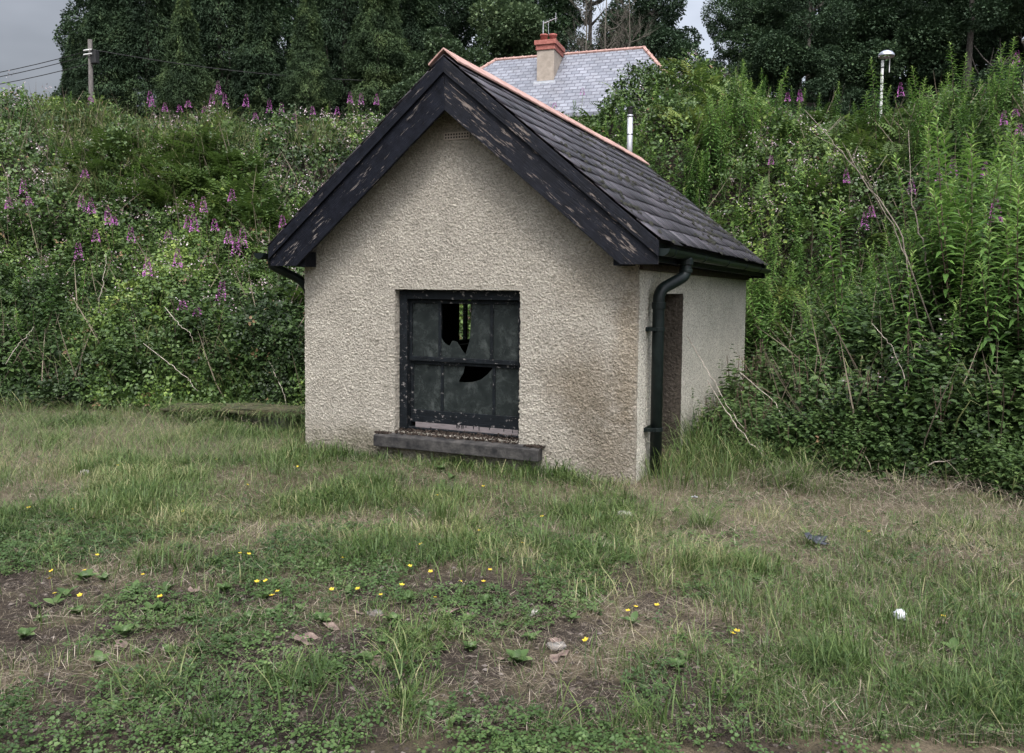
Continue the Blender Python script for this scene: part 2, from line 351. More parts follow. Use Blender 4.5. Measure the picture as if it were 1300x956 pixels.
M['bramble'] = leafmat('bramble_leaf', [(0, (.018, .034, .011)), (.40, (.055, .100, .025)), (.70, (.13, .20, .042)), (.93, (.25, .32, .075)), (1, (.20, .13, .07))], .5, .22)
M['willow'] = leafmat('willowherb_leaf', [(0, (.028, .068, .017)), (.5, (.075, .155, .032)), (.85, (.17, .29, .062)), (1, (.28, .39, .11))], .55, .35)
M['fern'] = leafmat('fern_frond', [(0, (.035, .065, .015)), (.6, (.085, .14, .03)), (1, (.20, .24, .06))], .6, .3)
M['grassm'] = leafmat('grass_blade', [(0, (.022, .046, .012)), (.40, (.060, .105, .027)), (.70, (.115, .165, .048)), (1, (.30, .28, .15))], .5, .3)
M['straw'] = leafmat('dead_grass', [(0, (.07, .055, .04)), (.5, (.20, .165, .12)), (1, (.46, .40, .32))], .8, .1)
M['clover'] = leafmat('clover_leaf', [(0, (.028, .056, .018)), (.6, (.066, .118, .034)), (1, (.14, .20, .07))], .5, .25)
M['nettle'] = leafmat('nettle_leaf', [(0, (.020, .042, .013)), (.5, (.055, .098, .028)), (1, (.13, .19, .055))], .5, .25)
M['weed'] = leafmat('weed_leaf', [(0, (.035, .065, .022)), (.6, (.070, .120, .036)), (1, (.14, .20, .075))], .45, .25)
M['blossom'] = leafmat('pale_blossom', [(0, (.20, .13, .13)), (.5, (.38, .29, .30)), (1, (.62, .56, .58))], .7, .2)
M['magenta'] = leafmat('fireweed_petal', [(0, (.15, .04, .10)), (.5, (.46, .13, .42)), (1, (.70, .34, .66))], .6, .3)
M['conifer'] = leafmat('conifer_leaf', [(0, (.018, .034, .018)), (.6, (.045, .078, .038)), (1, (.10, .145, .062))], .7, .08, .15)
M['conifer_pale'] = leafmat('conifer_leaf_pale', [(0, (.026, .046, .022)), (.6, (.065, .105, .045)), (1, (.13, .18, .07))], .7, .1, .15)
M['dark_tree'] = leafmat('dark_broadleaf', [(0, (.020, .038, .020)), (.6, (.042, .075, .036)), (1, (.085, .13, .055))], .6, .15, .2)
M['light_tree'] = leafmat('light_broadleaf', [(0, (.035, .060, .030)), (.6, (.075, .115, .052)), (1, (.15, .20, .09))], .6, .2, .2)

# ------------------------------------------------------------------ ground
def PW(px, w):
    u_ = (np.asarray(px, float) - 650) / FPX * w
    return CX + u_ * math.cos(YAW) + w * math.sin(YAW), CY - u_ * math.sin(YAW) + w * math.cos(YAW)
def WP(x, y):
    dx = x - CX; dy = y - CY
    w = dx * math.sin(YAW) + dy * math.cos(YAW); u_ = dx * math.cos(YAW) - dy * math.sin(YAW)
    return 650 + FPX * u_ / np.maximum(w, .1), w
FLAT = np.array([(-60, -1.5), (-14, -.3), (-8.8, .4), (-6.5, .9), (-4.5, 1.2), (-4.25, 2.5), (-4.3, 6.9), (-1.7, 7.3), (.55, 6.9), (.40, 5.5), (.55, 2.4), (.95, 1.25), (2.9, .95), (6, 1.4), (14, 2.5), (60, 6), (60, -60), (-60, -60)], float)
def dist_flat(x, y):
    x = np.asarray(x, float); y = np.asarray(y, float); d = np.full(x.shape, 1e9); ins = np.zeros(x.shape, bool)
    for i in range(len(FLAT)):
        a = FLAT[i]; b = FLAT[(i + 1) % len(FLAT)]; e = b - a; L = e @ e
        t = np.clip(((x - a[0]) * e[0] + (y - a[1]) * e[1]) / L, 0, 1)
        d = np.minimum(d, np.hypot(x - a[0] - t * e[0], y - a[1] - t * e[1]))
        c = (a[1] > y) != (b[1] > y)
        with np.errstate(divide='ignore', invalid='ignore'):
            ins ^= c & (x < (b[0] - a[0]) * (y - a[1]) / (b[1] - a[1] + 1e-12) + a[0])
    return np.where(ins, 0, d)
def ground(x, y):
    x = np.asarray(x, float); y = np.asarray(y, float)
    d = dist_flat(x, y)
    t = np.clip(d / 7.3, 0, 1)
    z = 5.1 * (t * .35 + .65 * t * t * (3 - 2 * t)) + sst(0, 3, d) * (fbm(x * .45, y * .45, 3) - .5) * .45
    _px, _w = WP(x, y); z += (-.62 * np.exp(-((_px - 270) / 150.) ** 2) + .35 * sst(120, 0, _px)) * sst(9, 15, _w) * sst(60, 40, _w) * sst(0, 4, d); z += 1.35 * np.exp(-((_px - 850) / 125.) ** 2) * sst(11, 17, _w) * sst(30, 24, _w) * sst(0, 4, d)
    z += (fbm(x * .9, y * .9, 7, 3) - .5) * .07 * (1 - sst(0, 1, d))
    z += sst(55, 120, y) * 24 + sst(60, 200, np.abs(x)) * 2
    near = sst(9, 4, np.hypot(x - CX, y - CY))
    z += near * (fbm(x * 9, y * 9, 21, 4) - .5) * .045
    hut = np.maximum(np.maximum(-3.9 - x, x - .4), np.maximum(-.4 - y, y - 6.4))
    z = np.where(d <= 0, z * sst(-.1, .5, hut) - .015, z)
    return z
def soilness(x, y):
    px, w = WP(x, y)
    a = sst(5.4, 4.3, w) * sst(1120, 850, px) * .80 + .05 + .30 * sst(5.6, 4.6, w)
    return np.clip(a * 1.1 - (fbm(x * 3.4, y * 3.4, 31, 4) - .30) * 2.9, 0, 1)
def strawness(x, y):
    px, w = WP(x, y)
    a = .55 * sst(740, 860, px) * sst(4.8, 5.5, w) + .22 * sst(360, 200, px) * sst(7.0, 8.3, w) + .28
    return np.clip(a + (fbm(x * 1.3, y * 1.3, 41, 4) - .5) * 1.3, 0, 1)

def axis(lo, a, b, hi, fine, grow):
    c = list(np.arange(a, b, fine)); s_ = fine; q = a
    left = []
    while q > lo: s_ *= grow; q -= s_; left.append(q)
    s_ = fine; q = c[-1]; right = []
    while q < hi: s_ *= grow; q += s_; right.append(q)
    return np.array(left[::-1] + c + right)
gx = axis(-260, -7, 5, 260, .055, 1.06); gy = axis(-60, -5.6, 1.6, 420, .055, 1.06)
X, Y = np.meshgrid(gx, gy); Z = ground(X, Y)
nx, ny = len(gx), len(gy); ii = (np.arange(ny - 1)[:, None] * nx + np.arange(nx - 1)[None]).ravel()
gf = np.stack([ii, ii + 1, ii + nx + 1, ii + nx], 1)
sv = np.clip(.5 - .5 * soilness(X, Y) + .5 * strawness(X, Y), 0, 1) * (1 - sst(0, .5, dist_flat(X, Y)))
def soil_mat():
    m_, n_, l_, bs = mat('soil_and_thatch')
    a = n_.new('ShaderNodeAttribute'); a.attribute_name = 'v'
    x = noise(n_, l_, 14, 8, .75); y = noise(n_, l_, 90, 5, .7)
    ad = n_.new('ShaderNodeMath'); ad.operation = 'MULTIPLY_ADD'; ad.inputs[1].default_value = .7; l_.new(x.outputs[0], ad.inputs[0]); l_.new(a.outputs['Fac'], ad.inputs[2])
    r_ = ramp(n_, [(.25, (.020, .016, .013)), (.55, (.042, .034, .027)), (.85, (.070, .060, .040)), (1, (.12, .10, .07))]); l_.new(ad.outputs[0], r_.inputs[0])
    g = ramp(n_, [(.35, (.55, .55, .55)), (.62, (1.15, 1.1, 1.05)), (.75, (2.1, 2.0, 1.95))]); l_.new(y.outputs[0], g.inputs[0])
    l_.new(mixc(n_, l_, 1, r_.outputs[0], g.outputs[0], 'MULTIPLY'), bs.inputs['Base Color']); bs.inputs['Roughness'].default_value = .95
    bs.inputs['Specular IOR Level'].default_value = .15; bump(n_, l_, bs, y.outputs[0], .012); return m_
setp(link('ground', npmesh('ground', np.stack([X, Y, Z], -1), [gf], sv.ravel(), True), soil_mat()), kind='structure')

# ------------------------------------------------------------------ the hut
HW, HD, HX = 3.5056, 6.0114, -1.7528
APZ, SL = 3.742, .8375
OFF = Vector((HX, HD / 2, 0))
hut = empty('hut', OFF, label='small abandoned roughcast hut with slate gable roof and peeling black bargeboards, standing on the grass', cat='hut')
def hb(): return B(OFF)
def ztop(x): return APZ - SL * abs(x - HX) - .10
def wallgrid(org, ua, va, nu, nv, keep):
    org, ua, va = map(np.array, (org, ua, va))
    i, j = np.meshgrid(np.arange(nu), np.arange(nv)); i = i.ravel(); j = j.ravel()
    c = org + np.outer((i + .5) / nu, ua) + np.outer((j + .5) / nv, va)
    k = keep(c); i = i[k]; j = j[k]
    q = [org + np.outer((i + a) / nu, ua) + np.outer((j + b) / nv, va) for a, b in ((0, 0), (1, 0), (1, 1), (0, 1))]
    return np.stack(q, 1)                       # (n,4,3)
def weld(name, quads, mt, par=hut):
    Q = np.concatenate(quads).reshape(-1, 3); key = np.round(Q * 5000).astype(np.int64)
    _, first, invx = np.unique(key, axis=0, return_index=True, return_inverse=True)
    me = npmesh(name, Q[first] - np.array(OFF), [invx.reshape(-1, 4)], None, True)
    return link(name, me, mt, par)
wx0, wx1, wz0, wz1 = -2.4285, -1.0955, .265, 1.655      # window opening
S_ = .0125
def cells(a): return max(1, int(round(a / S_)))
# front wall, grid split at the opening so its edges are exact
xs = [-HW, wx0, wx1, 0]; zs = [-.15, wz0, wz1, 3.75]
fq = []
for a in range(3):
    for b in range(3):
        if a == 1 and b == 1: continue
        fq.append(wallgrid((xs[a], 0, zs[b]), (xs[a + 1] - xs[a], 0, 0), (0, 0, zs[b + 1] - zs[b]), cells(xs[a + 1] - xs[a]), cells(zs[b + 1] - zs[b]),
                           lambda c: c[:, 2] < APZ - SL * np.abs(c[:, 0] - HX) - .09))
rv = .14
fq.append(wallgrid((wx0, 0, wz0), (0, rv, 0), (0, 0, wz1 - wz0), cells(rv), cells(wz1 - wz0), lambda c: c[:, 2] > -1))
fq.append(wallgrid((wx1, rv, wz0), (0, -rv, 0), (0, 0, wz1 - wz0), cells(rv), cells(wz1 - wz0), lambda c: c[:, 2] > -1))
fq.append(wallgrid((wx0, 0, wz1), (wx1 - wx0, 0, 0), (0, rv, 0), cells(wx1 - wx0), cells(rv), lambda c: c[:, 2] > -1))
fq.append(wallgrid((wx0, rv, wz0), (wx1 - wx0, 0, 0), (0, -rv, 0), cells(wx1 - wx0), cells(rv), lambda c: c[:, 2] > -1))
zspl = [zs[0], zs[1], zs[2], 2.24]
for b in range(3):
    nz_ = cells(zs[b + 1] - zs[b]) if b < 2 else cells(2.24 - wz1)
    fq.append(wallgrid((0, 0, zspl[b]), (0, .045, 0), (0, 0, zspl[b + 1] - zspl[b]), cells(.045), nz_, lambda c: c[:, 2] > -1))
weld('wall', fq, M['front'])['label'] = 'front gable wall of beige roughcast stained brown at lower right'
# side wall with doorway
dy0, dy1, dz1, dd = .85, 1.765, 1.635, .24
ys = [.045, dy0, dy1, HD]; zs2 = [-.15, dz1, 2.24]
sq = []
def add_side(xp, ys_, zs_, skip, S2=.016):
    r_ = []
    for a in range(len(ys_) - 1):
        for b in range(len(zs_) - 1):
            if (a, b) in skip: continue
            dy = ys_[a + 1] - ys_[a]; dz = zs_[b + 1] - zs_[b]
            r_.append(wallgrid((xp, ys_[a], zs_[b]), (0, dy, 0), (0, 0, dz), max(1, int(dy / S2)), max(1, int(dz / S2)), lambda c: c[:, 2] > -1))
    return r_
sq = add_side(-.004, ys, zs2, {(1, 0)})
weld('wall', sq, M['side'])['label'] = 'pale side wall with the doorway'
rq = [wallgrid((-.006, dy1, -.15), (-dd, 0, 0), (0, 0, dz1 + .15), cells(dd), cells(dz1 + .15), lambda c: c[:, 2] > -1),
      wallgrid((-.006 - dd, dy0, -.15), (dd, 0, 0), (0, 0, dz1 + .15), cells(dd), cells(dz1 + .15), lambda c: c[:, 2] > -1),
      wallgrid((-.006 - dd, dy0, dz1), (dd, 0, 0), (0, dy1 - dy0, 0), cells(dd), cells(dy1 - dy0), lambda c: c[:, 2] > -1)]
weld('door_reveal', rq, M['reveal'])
# left wall with its window opening, back gable wall
ly0, ly1, lz0, lz1 = 2.95, 3.75, .92, 1.60
lq = [q_[:, ::-1] for q_ in add_side(-HW + .004, [.01, ly0, ly1, HD], [-.15, lz0, lz1, 2.24], {(1, 1)}, .05)]
weld('wall', lq, M['side'])
hb().prism([(-HW, 0, -.15), (0, 0, -.15), (0, 0, ztop(0)), (HX, 0, ztop(HX)), (-HW, 0, ztop(-HW))], (0, .05, 0))
b = hb(); b.prism([(x_, HD - .25, z_) for x_, z_ in ((-HW + .01, -.15), (-.008, -.15), (-.008, ztop(0)), (HX, ztop(HX)), (-HW + .01, ztop(-HW)))], (0, .24, 0)); b.obj('wall', M['side'], hut)
# inner linings (masonry thickness)
b = hb(); t0, t1 = .145, .24
b.box(-HW + .02, wx0, t0, t1, -.15, 2.1); b.box(wx1, -.03, t0, t1, -.15, 2.1); b.box(wx0, wx1, t0, t1, -.15, wz0); b.box(wx0, wx1, t0, t1, wz1, 2.1)
b.box(-.25, -.02, t1, dy0 - .004, -.15, 2.15); b.box(-.25, -.02, dy1 + .004, HD - .26, -.15, 2.15); b.box(-.25, -.02, dy0 - .004, dy1 + .004, dz1 + .004, 2.15)
b.box(-HW + .02, -HW + .24, t1, ly0, -.15, 2.15); b.box(-HW + .02, -HW + .24, ly1, HD - .26, -.15, 2.15)
b.box(-HW + .02, -HW + .24, ly0, ly1, -.15, lz0); b.box(-HW + .02, -HW + .24, ly0, ly1, lz1, 2.15)
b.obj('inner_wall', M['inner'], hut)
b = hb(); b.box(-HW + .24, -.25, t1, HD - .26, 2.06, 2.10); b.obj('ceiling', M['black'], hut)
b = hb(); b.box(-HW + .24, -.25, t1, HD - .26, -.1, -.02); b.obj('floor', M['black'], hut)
# door leaf recessed behind the reveal
b = hb(); b.box(-.30, -.255, dy0 - .02, dy1 + .02, -.02, dz1 + .02)
dr = b.obj('door', M['black_paint2'], hut)
b = hb(); b.tube([(-.25, 1.0, .85), (-.20, 1.0, .85), (-.20, 1.09, .85)], .012); b.obj('handle', M['dark_metal'], dr)

# front window
b = hb(); fy = .075
b.box(wx0 + .01, -2.335, fy, .19, wz0 + .02, wz1 - .008); b.box(-1.19 + .05, wx1 - .01, fy, .19, wz0 + .02, wz1 - .008)
b.box(-2.335, -1.14, fy, .19, 1.56, wz1 - .008); b.box(-2.335, -1.14, fy + .02, .19, wz0 + .02, .30)
win = b.obj('window', M['window_paint'], hut, .004); win['label'] = 'small paned window with broken glass and flaking black paint'
def sash(y, zb, zt, rb, rtp, mx_):
    b = hb(); x0, x1 = -2.335, -1.14
    b.box(x0, x0 + .03, y, y + .035, zb, zt); b.box(x1 - .03, x1, y, y + .035, zb, zt)
    b.box(x0 + .03, x1 - .03, y, y + .035, zb, zb + rb); b.box(x0 + .03, x1 - .03, y, y + .035, zt - rtp, zt)
    for xm in mx_: b.box(xm - .015, xm + .015, y + .004, y + .031, zb + rb, zt - rtp)
    return b.obj('sash', M['window_paint'], win, .003)
s1 = sash(.125, .955, 1.556, .045, .035, (-2.0, -1.442)); s2 = sash(.150, .345, .953, .125, .03, (-1.985, -1.428))
def pane(poly, y, par):
    b = hb(); b.prism([(x_, y, z_) for x_, z_ in poly], (0, .003, 0)); return b.obj('pane', M['glass'], par)
g1, g2 = 1.0, 1.521
pane([(-2.305, g1), (-2.012, g1), (-2.012, g2), (-2.305, g2)], .142, s1)
o = pane([(-1.988, g1), (-1.454, g1), (-1.454, g2), (-1.655, g2), (-1.672, 1.30), (-1.68, 1.165), (-1.725, 1.035), (-1.775, 1.10), (-1.815, 1.155), (-1.865, 1.165), (-1.90, 1.11), (-1.925, 1.125), (-1.96, 1.15), (-1.988, 1.19)], .142, s1); o['label'] = 'broken pane with a jagged hole at its left'
pane([(-1.43, g1), (-1.17, g1), (-1.17, g2), (-1.43, g2)], .142, s1)
h1, h2 = .470, .923
pane([(-2.305, h1), (-1.997, h1), (-1.997, h2), (-2.305, h2)], .167, s2)
o = pane([(-1.973, h1), (-1.44, h1), (-1.44, h2), (-1.452, .905), (-1.50, .855), (-1.57, .80), (-1.66, .772), (-1.75, .765), (-1.81, .768), (-1.79, .80), (-1.755, .86), (-1.742, h2), (-1.973, h2)], .167, s2); o['label'] = 'broken pane with a curved gap at its top'
pane([(-1.416, h1), (-1.17, h1), (-1.17, h2), (-1.416, h2)], .167, s2)
b = hb(); b.box(-2.26, -1.12, .118, .135, .302, .350); b.obj('bottom_board', M['board'], win)
b = hb()
for xd, ld in ((-1.80, .03), (-1.785, .038), (-1.77, .022), (-1.745, .035), (-1.73, .03), (-1.70, .018), (-1.62, .032), (-1.56, .036), (-1.45, .02), (-1.30, .026), (-1.21, .03)):
    b = hb(); b.prism([(xd - .006, .1175, .352), (xd + .006, .1175, .352), (xd + .003, .1175, .352 - ld), (xd - .003, .1175, .352 - ld)], (0, -.002, 0)); b.obj('paint_drip', M['window_paint'], win)
# sill: concrete slab, debris along its back
b = hb(); b.prism([(-2.61, -.10, .118), (-2.61, -.10, .228), (-2.61, .06, .262), (-2.61, .06, .118)], (1.75, 0, 0)); sl = b.obj('sill', M['sill'], hut, .008)
acc = Acc(); n_ = 2600
P = np.stack([rng.uniform(-2.42, -1.1, n_), rng.uniform(-.03, .11, n_), np.zeros(n_)], 1); P[:, 2] = .252 + np.clip(P[:, 1] + .03, 0, 1) * .35 * rng.random(n_)
edge = rng.random(n_) < .25; P[edge, 0] = rng.choice([-2.55, -.93], edge.sum()) + rng.normal(0, .04, edge.sum()); P[edge, 1] = rng.uniform(-.06, .0, edge.sum()); P[edge, 2] = .245
RM = basis(rng.normal(size=(n_, 3)), rng.normal(size=(n_, 3)))
tv = np.array([(-.5, 0, 0), (.5, 0, 0), (.3, 1, .1), (-.3, 1, 0), (0, .5, .5)]); v, ps, vv = inst(tv, [np.array([(0, 1, 4), (1, 2, 4), (2, 3, 4), (3, 0, 4)])], P - np.array(OFF), RM, rng.uniform(.008, .022, n_), rng.random(n_))
acc.add(v, ps, vv); link('sill_debris', acc.mesh('sill_debris'), M['debris'], sl)
# left wall window (seen through the broken pane)
b = hb(); lx = -HW + .10
b.box(lx, lx + .05, ly0, ly0 + .05, lz0, lz1); b.box(lx, lx + .05, ly1 - .05, ly1, lz0, lz1); b.box(lx, lx + .05, ly0 + .05, ly1 - .05, lz0, lz0 + .05); b.box(lx, lx + .05, ly0 + .05, ly1 - .05, lz1 - .05, lz1)
b.box(lx, lx + .05, 3.32, 3.37, lz0 + .05, lz1 - .05); b.obj('window', M['window_paint'], hut)

# air brick
b = hb(); ax0, ax1, az0, az1 = -1.885, -1.615, 3.045, 3.115; zc = [az0, az0 + .014, az0 + .030, az0 + .042, az0 + .058, az1]
b.box(ax0, ax1, -.012, .0, zc[0], zc[1]); b.box(ax0, ax1, -.012, 0, zc[2], zc[3]); b.box(ax0, ax1, -.012, 0, zc[4], zc[5])
for k in range(10):
    xk = ax0 + (ax1 - ax0 - .012) * k / 9
    for (a_, c_) in ((1, 2), (3, 4)): b.box(xk, xk + .012, -.0118, 0, zc[a_], zc[c_])
ab = b.obj('air_brick', M['cement'], hut); b = hb(); b.box(ax0 + .005, ax1 - .005, -.0085, -.007, az0 + .005, az1 - .005); b.obj('vent_hole_shade', M['black'], ab)  # thin black sheet behind the lattice stands in for shade inside the holes

# roof: two slopes of individual slates over a deck
y0r, y1r = -.262, HD + .30
fx = .2390 + .02
th = math.atan(SL)
for side in (1, -1):
    acc = Acc(); length = (fx - HX) / math.cos(th); ncr = 11; gauge = length / ncr
    dx = Vector((math.cos(th) * side, 0, -math.sin(th))); nrm = Vector((math.sin(th) * side, 0, math.cos(th)))
    if side == 1: slope_top = Vector((HX, 0, APZ + .02))
    else: slope_top = Vector((HX, 0, APZ + .02))
    b = hb(); d0 = slope_top - nrm * .035
    b.prism([d0 + Vector((0, y0r + .03, 0)), d0 + dx * (length - .05) + Vector((0, y0r + .03, 0)), d0 + dx * (length - .05) - nrm * .03 + Vector((0, y0r + .03, 0)), d0 - Vector((0, 0, .04)) + Vector((0, y0r + .03, 0))], (0, y1r - y0r - .06, 0))
    roof = b.obj('roof', M['black'], hut)
    vv_ = []; vals = []; sw = .31
    for c in range(ncr):
        yy = y0r - (sw / 2 if c % 2 else 0)
        while yy < y1r:
            a0 = max(yy, y0r); a1 = min(yy + sw - .005, y1r)
            if a1 - a0 > .03:
                s0 = c * gauge - .03; s1_ = (c + 1) * gauge + random.uniform(-.016, .018) + (random.uniform(.02, .05) if random.random() < .07 else 0); j = random.uniform(-.003, .005) + (.02 if random.random() < .06 else 0)
                lift = .012 + j; tl = random.uniform(-.004, .004)
                for (s__, h__) in ((max(s0, 0), -.006), (s1_, lift * .22)):
                    for ye, tt in ((a0, -tl), (a1, tl)):
                        for hh in (0, .004 + .002 * random.random()):
                            vv_.append(slope_top + dx * s__ + nrm * (h__ + hh + (tt if s__ == s1_ else 0)) + Vector((0, ye, 0)) - OFF)
                vals += [random.random()] * 8
            yy += sw
    vv_ = np.array([tuple(q_) for q_ in vv_]); k = len(vv_) // 8; base = np.array([(0, 2, 6, 4), (1, 5, 7, 3), (0, 1, 3, 2), (4, 6, 7, 5), (0, 4, 5, 1), (2, 3, 7, 6)])
    f_ = (base[None] + (np.arange(k) * 8)[:, None, None]).reshape(-1, 4)
    link('slates', npmesh('slates', vv_, [f_], vals), M['slate'], roof)
    mo = Acc(); nm_ = 700; sl_ = rng.random(nm_) ** .6 * length * .97; yy_ = rng.uniform(y0r + .05, y1r - .05, nm_); keep = fbm(sl_ * 1.6, yy_ * 1.2, 191, 3) > .46; sl_, yy_ = sl_[keep], yy_[keep]; nm_ = len(sl_)
    sl_ = np.where(rng.random(nm_) < .6, np.round(sl_ / gauge) * gauge + .02, sl_)
    Pm = np.array([tuple(slope_top + dx * float(a_) + nrm * .010 - OFF) for a_ in sl_]); Pm[:, 1] += yy_
    tvm = np.array([(-1, -1, 0), (1, -.8, 0), (1.1, .9, 0), (-.9, 1.1, 0), (-.5, -.4, .8), (.5, -.5, .9), (.4, .5, .7), (-.5, .4, .9)]); v, ps, vv = inst(tvm, [np.array([(0, 1, 5, 4), (1, 2, 6, 5), (2, 3, 7, 6), (3, 0, 4, 7), (4, 5, 6, 7)])], Pm, basis(rng.normal(size=(nm_, 3)) * .15 + np.array([0, 1., 0]), np.tile(tuple(nrm), (nm_, 1))), rng.uniform(.008, .026, nm_), rng.random(nm_))
    mo.add(v, ps, vv); mq_ = link('roof_moss', mo.mesh('roof_moss', True), M['roof_moss'], roof); mq_['kind'] = 'stuff'
# ridge tiles: angular terracotta
b = hb(); nt = 14; tl = (y1r - y0r) / nt
for k in range(nt):
    a0 = y0r - .01 + k * tl; a1 = a0 + tl - .006; zz = APZ + .075 + random.uniform(-.004, .004); wd = .155; hgt = wd * SL
    sec = [(HX - wd, zz - hgt), (HX, zz), (HX + wd, zz - hgt), (HX + wd - .004, zz - hgt - .018), (HX, zz - .018), (HX - wd + .004, zz - hgt - .018)]
    b.prism([(x_, a0, z_) for x_, z_ in sec], (random.uniform(-.003, .003), a1 - a0, random.uniform(-.004, .004)))
b.obj('ridge_tiles', M['terracotta'], hut, .003)
# bargeboards
for yb, sgn in ((-.245, 1), (HD + .27, -1)):
    for side in (1, -1):
        def X_(x_): return HX + side * (x_ - HX)
        zc_ = APZ - .012
        b = hb(); zf = 2.07 - .012; xf = .232
        zbot = lambda x_: zc_ - SL * (x_ - HX) - .46
        xb = HX + (zc_ - .46 - 1.875) / SL
        poly = [(HX, zc_), (xf, zc_ - SL * (xf - HX)), (xf, 1.875), (xb, 1.875), (HX, zc_ - .46)]
        b.prism([(X_(x_), yb, z_) for x_, z_ in poly], (0, .032 * sgn, 0)); bb = b.obj('bargeboard', M['black_paint'] if side == 1 else M['black_paint3'], hut, .003)
        b = hb(); d1 = .13
        poly = [(HX, zc_ + .006), (xf + .008, zc_ + .006 - SL * (xf + .008 - HX)), (xf + .008, zc_ - SL * (xf - HX) - d1), (HX, zc_ - d1)]
        b.prism([(X_(x_), yb - .002 * sgn, z_) for x_, z_ in poly], (0, -.024 * sgn, 0)); b.obj('capping_strip', M['black_paint'] if side == 1 else M['black_paint3'], bb, .003)
# soffit, fascia, wall plate end
for side in (1, -1):
    def X_(x_): return HX + side * (x_ - HX)
    a_, c_ = sorted((X_(.165), X_(.190))); b = hb(); b.box(a_, c_, -.205, HD + .235, 1.90, 2.06); b.obj('fascia', M['black_paint2'], hut)
    a_, c_ = sorted((X_(-.02), X_(.160))); b = hb(); b.box(a_, c_, -.205, HD + .235, 1.915, 1.93); b.obj('soffit', M['black_paint2'], hut)
    a_, c_ = sorted((X_(-.16), X_(-.02))); b = hb(); b.box(a_, c_, -.20, -.02, 1.87, 2.02); b.obj('purlin_end', M['black_paint2'], hut)
    # mortar course under the eaves
    xg = .26 if side == 1 else .33
    b = hb(); sec = []; rg = .062
    for k in range(9):
        w_ = math.pi * k / 8; sec.append((X_(xg) + rg * math.cos(w_) * side, 2.005 - rg * math.sin(w_)))
    for k in range(8, -1, -1):
        w_ = math.pi * k / 8; sec.append((X_(xg) + (rg - .006) * math.cos(w_) * side, 2.005 - (rg - .006) * math.sin(w_)))
    yg = -.225 if side == 1 else -.30; b.prism([(x_, yg, z_) for x_, z_ in sec], (0, HD + .285 - yg, 0))
    gt = b.obj('gutter', M['dark_metal'], hut, smooth=False)
    b = hb(); b.prism([(X_(xg) + rg * math.cos(math.pi * k / 8), yg - .003, 2.005 - rg * math.sin(math.pi * k / 8)) for k in range(9)], (0, .003, 0)); b.obj('end_cap', M['dark_metal'], gt); b = hb(); b.prism([(X_(xg) + rg * math.cos(math.pi * k / 8), HD + .285, 2.005 - rg * math.sin(math.pi * k / 8)) for k in range(9)], (0, .003, 0)); b.obj('end_cap', M['dark_metal'], gt)
    for yk in (.02, 1.3, 2.6, 3.9, 5.2):
        b = hb()
        s3 = [(X_(xg) + (rg + .006) * math.cos(math.pi * k / 8) * side, 2.005 - (rg + .006) * math.sin(math.pi * k / 8)) for k in range(9)] + [(X_(xg) + (rg + .0005) * math.cos(math.pi * k / 8) * side, 2.005 - (rg + .0005) * math.sin(math.pi * k / 8)) for k in range(8, -1, -1)]
        b.prism([(x_, yk, z_) for x_, z_ in s3], (0, .04, 0)); b.obj('bracket', M['dark_metal'], gt)
# rough mortar band at the head of the side wall
b = hb(); b.box(-.03, .035, .03, HD - .02, 1.84, 1.91); o = b.obj('mortar_band', M['debris'], hut, .01)
# downpipe with swan neck, collars and clips
def bend(pts, k=5):
    r_ = [Vector(pts[0])]
    for i in range(1, len(pts) - 1):
        a, c, d = Vector(pts[i - 1]), Vector(pts[i]), Vector(pts[i + 1]); e = min((a - c).length, (d - c).length) * .42
        p0 = c + (a - c).normalized() * e; p1 = c + (d - c).normalized() * e
        for t in range(k + 1):
            t /= k; r_.append(p0 * (1 - t) ** 2 + c * 2 * t * (1 - t) + p1 * t * t)
    return r_ + [Vector(pts[-1])]
px_, py_ = .088, .37
b = hb(); b.tube(bend([(.26, .66, 1.965), (.26, .66, 1.80), (px_, py_, 1.665), (px_, py_, 1.45), (px_, py_, -.1)]), .053, 18); dp = b.obj('downpipe', M['dark_metal'], hut, smooth=True)
for ta, tb_, rr_ in (((.26, .66, 1.955), (.26, .66, 1.90), .068), ((.26, .66, 1.83), (.26, .66, 1.86), .062), ((px_, py_, 1.56), (px_, py_, 1.50), .062)):
    b = hb(); b.tube([ta, tb_], rr_, 18); b.obj('collar', M['dark_metal'], dp, .003)
for zc_ in (1.32, .42):
    b = hb(); b.tube([(px_, py_, zc_ - .018), (px_, py_, zc_ + .018)], .060, 18); b.box(.0, px_, py_ - .085, py_ - .055, zc_ - .015, zc_ + .015); b.box(.0, .012, py_ - .10, py_ + .10, zc_ - .02, zc_ + .02); b.obj('clip', M['dark_metal'], dp, .002)
b = hb(); b.tube(bend([(-HW - .33, -.1, 1.96), (-HW - .33, -.1, 1.88), (-HW - .09, .2, 1.70), (-HW - .09, .2, -.1)]), .045, 14); b.obj('downpipe', M['dark_metal'], hut, smooth=True)
# slim metal flue at the back of the ridge
b = hb(); fxx, fyy = HX - .05, HD - .18; b.tube([(fxx, fyy, 3.45), (fxx, fyy, 4.40)], .044, 16); fl = b.obj('flue', M['grey_metal'], hut, smooth=True)
b = hb(); b.tube([(fxx, fyy, 4.40), (fxx, fyy, 4.50)], .036, 14); b.tube([(fxx, fyy, 4.50), (fxx, fyy, 4.515)], .046, 14); b.obj('flue_cap', M['black'], fl)
for zb_ in (4.365, 4.09):
    b = hb(); b.tube([(fxx, fyy, zb_), (fxx, fyy, zb_ + .015)], .048, 14); b.obj('flue_band', M['black'], fl)

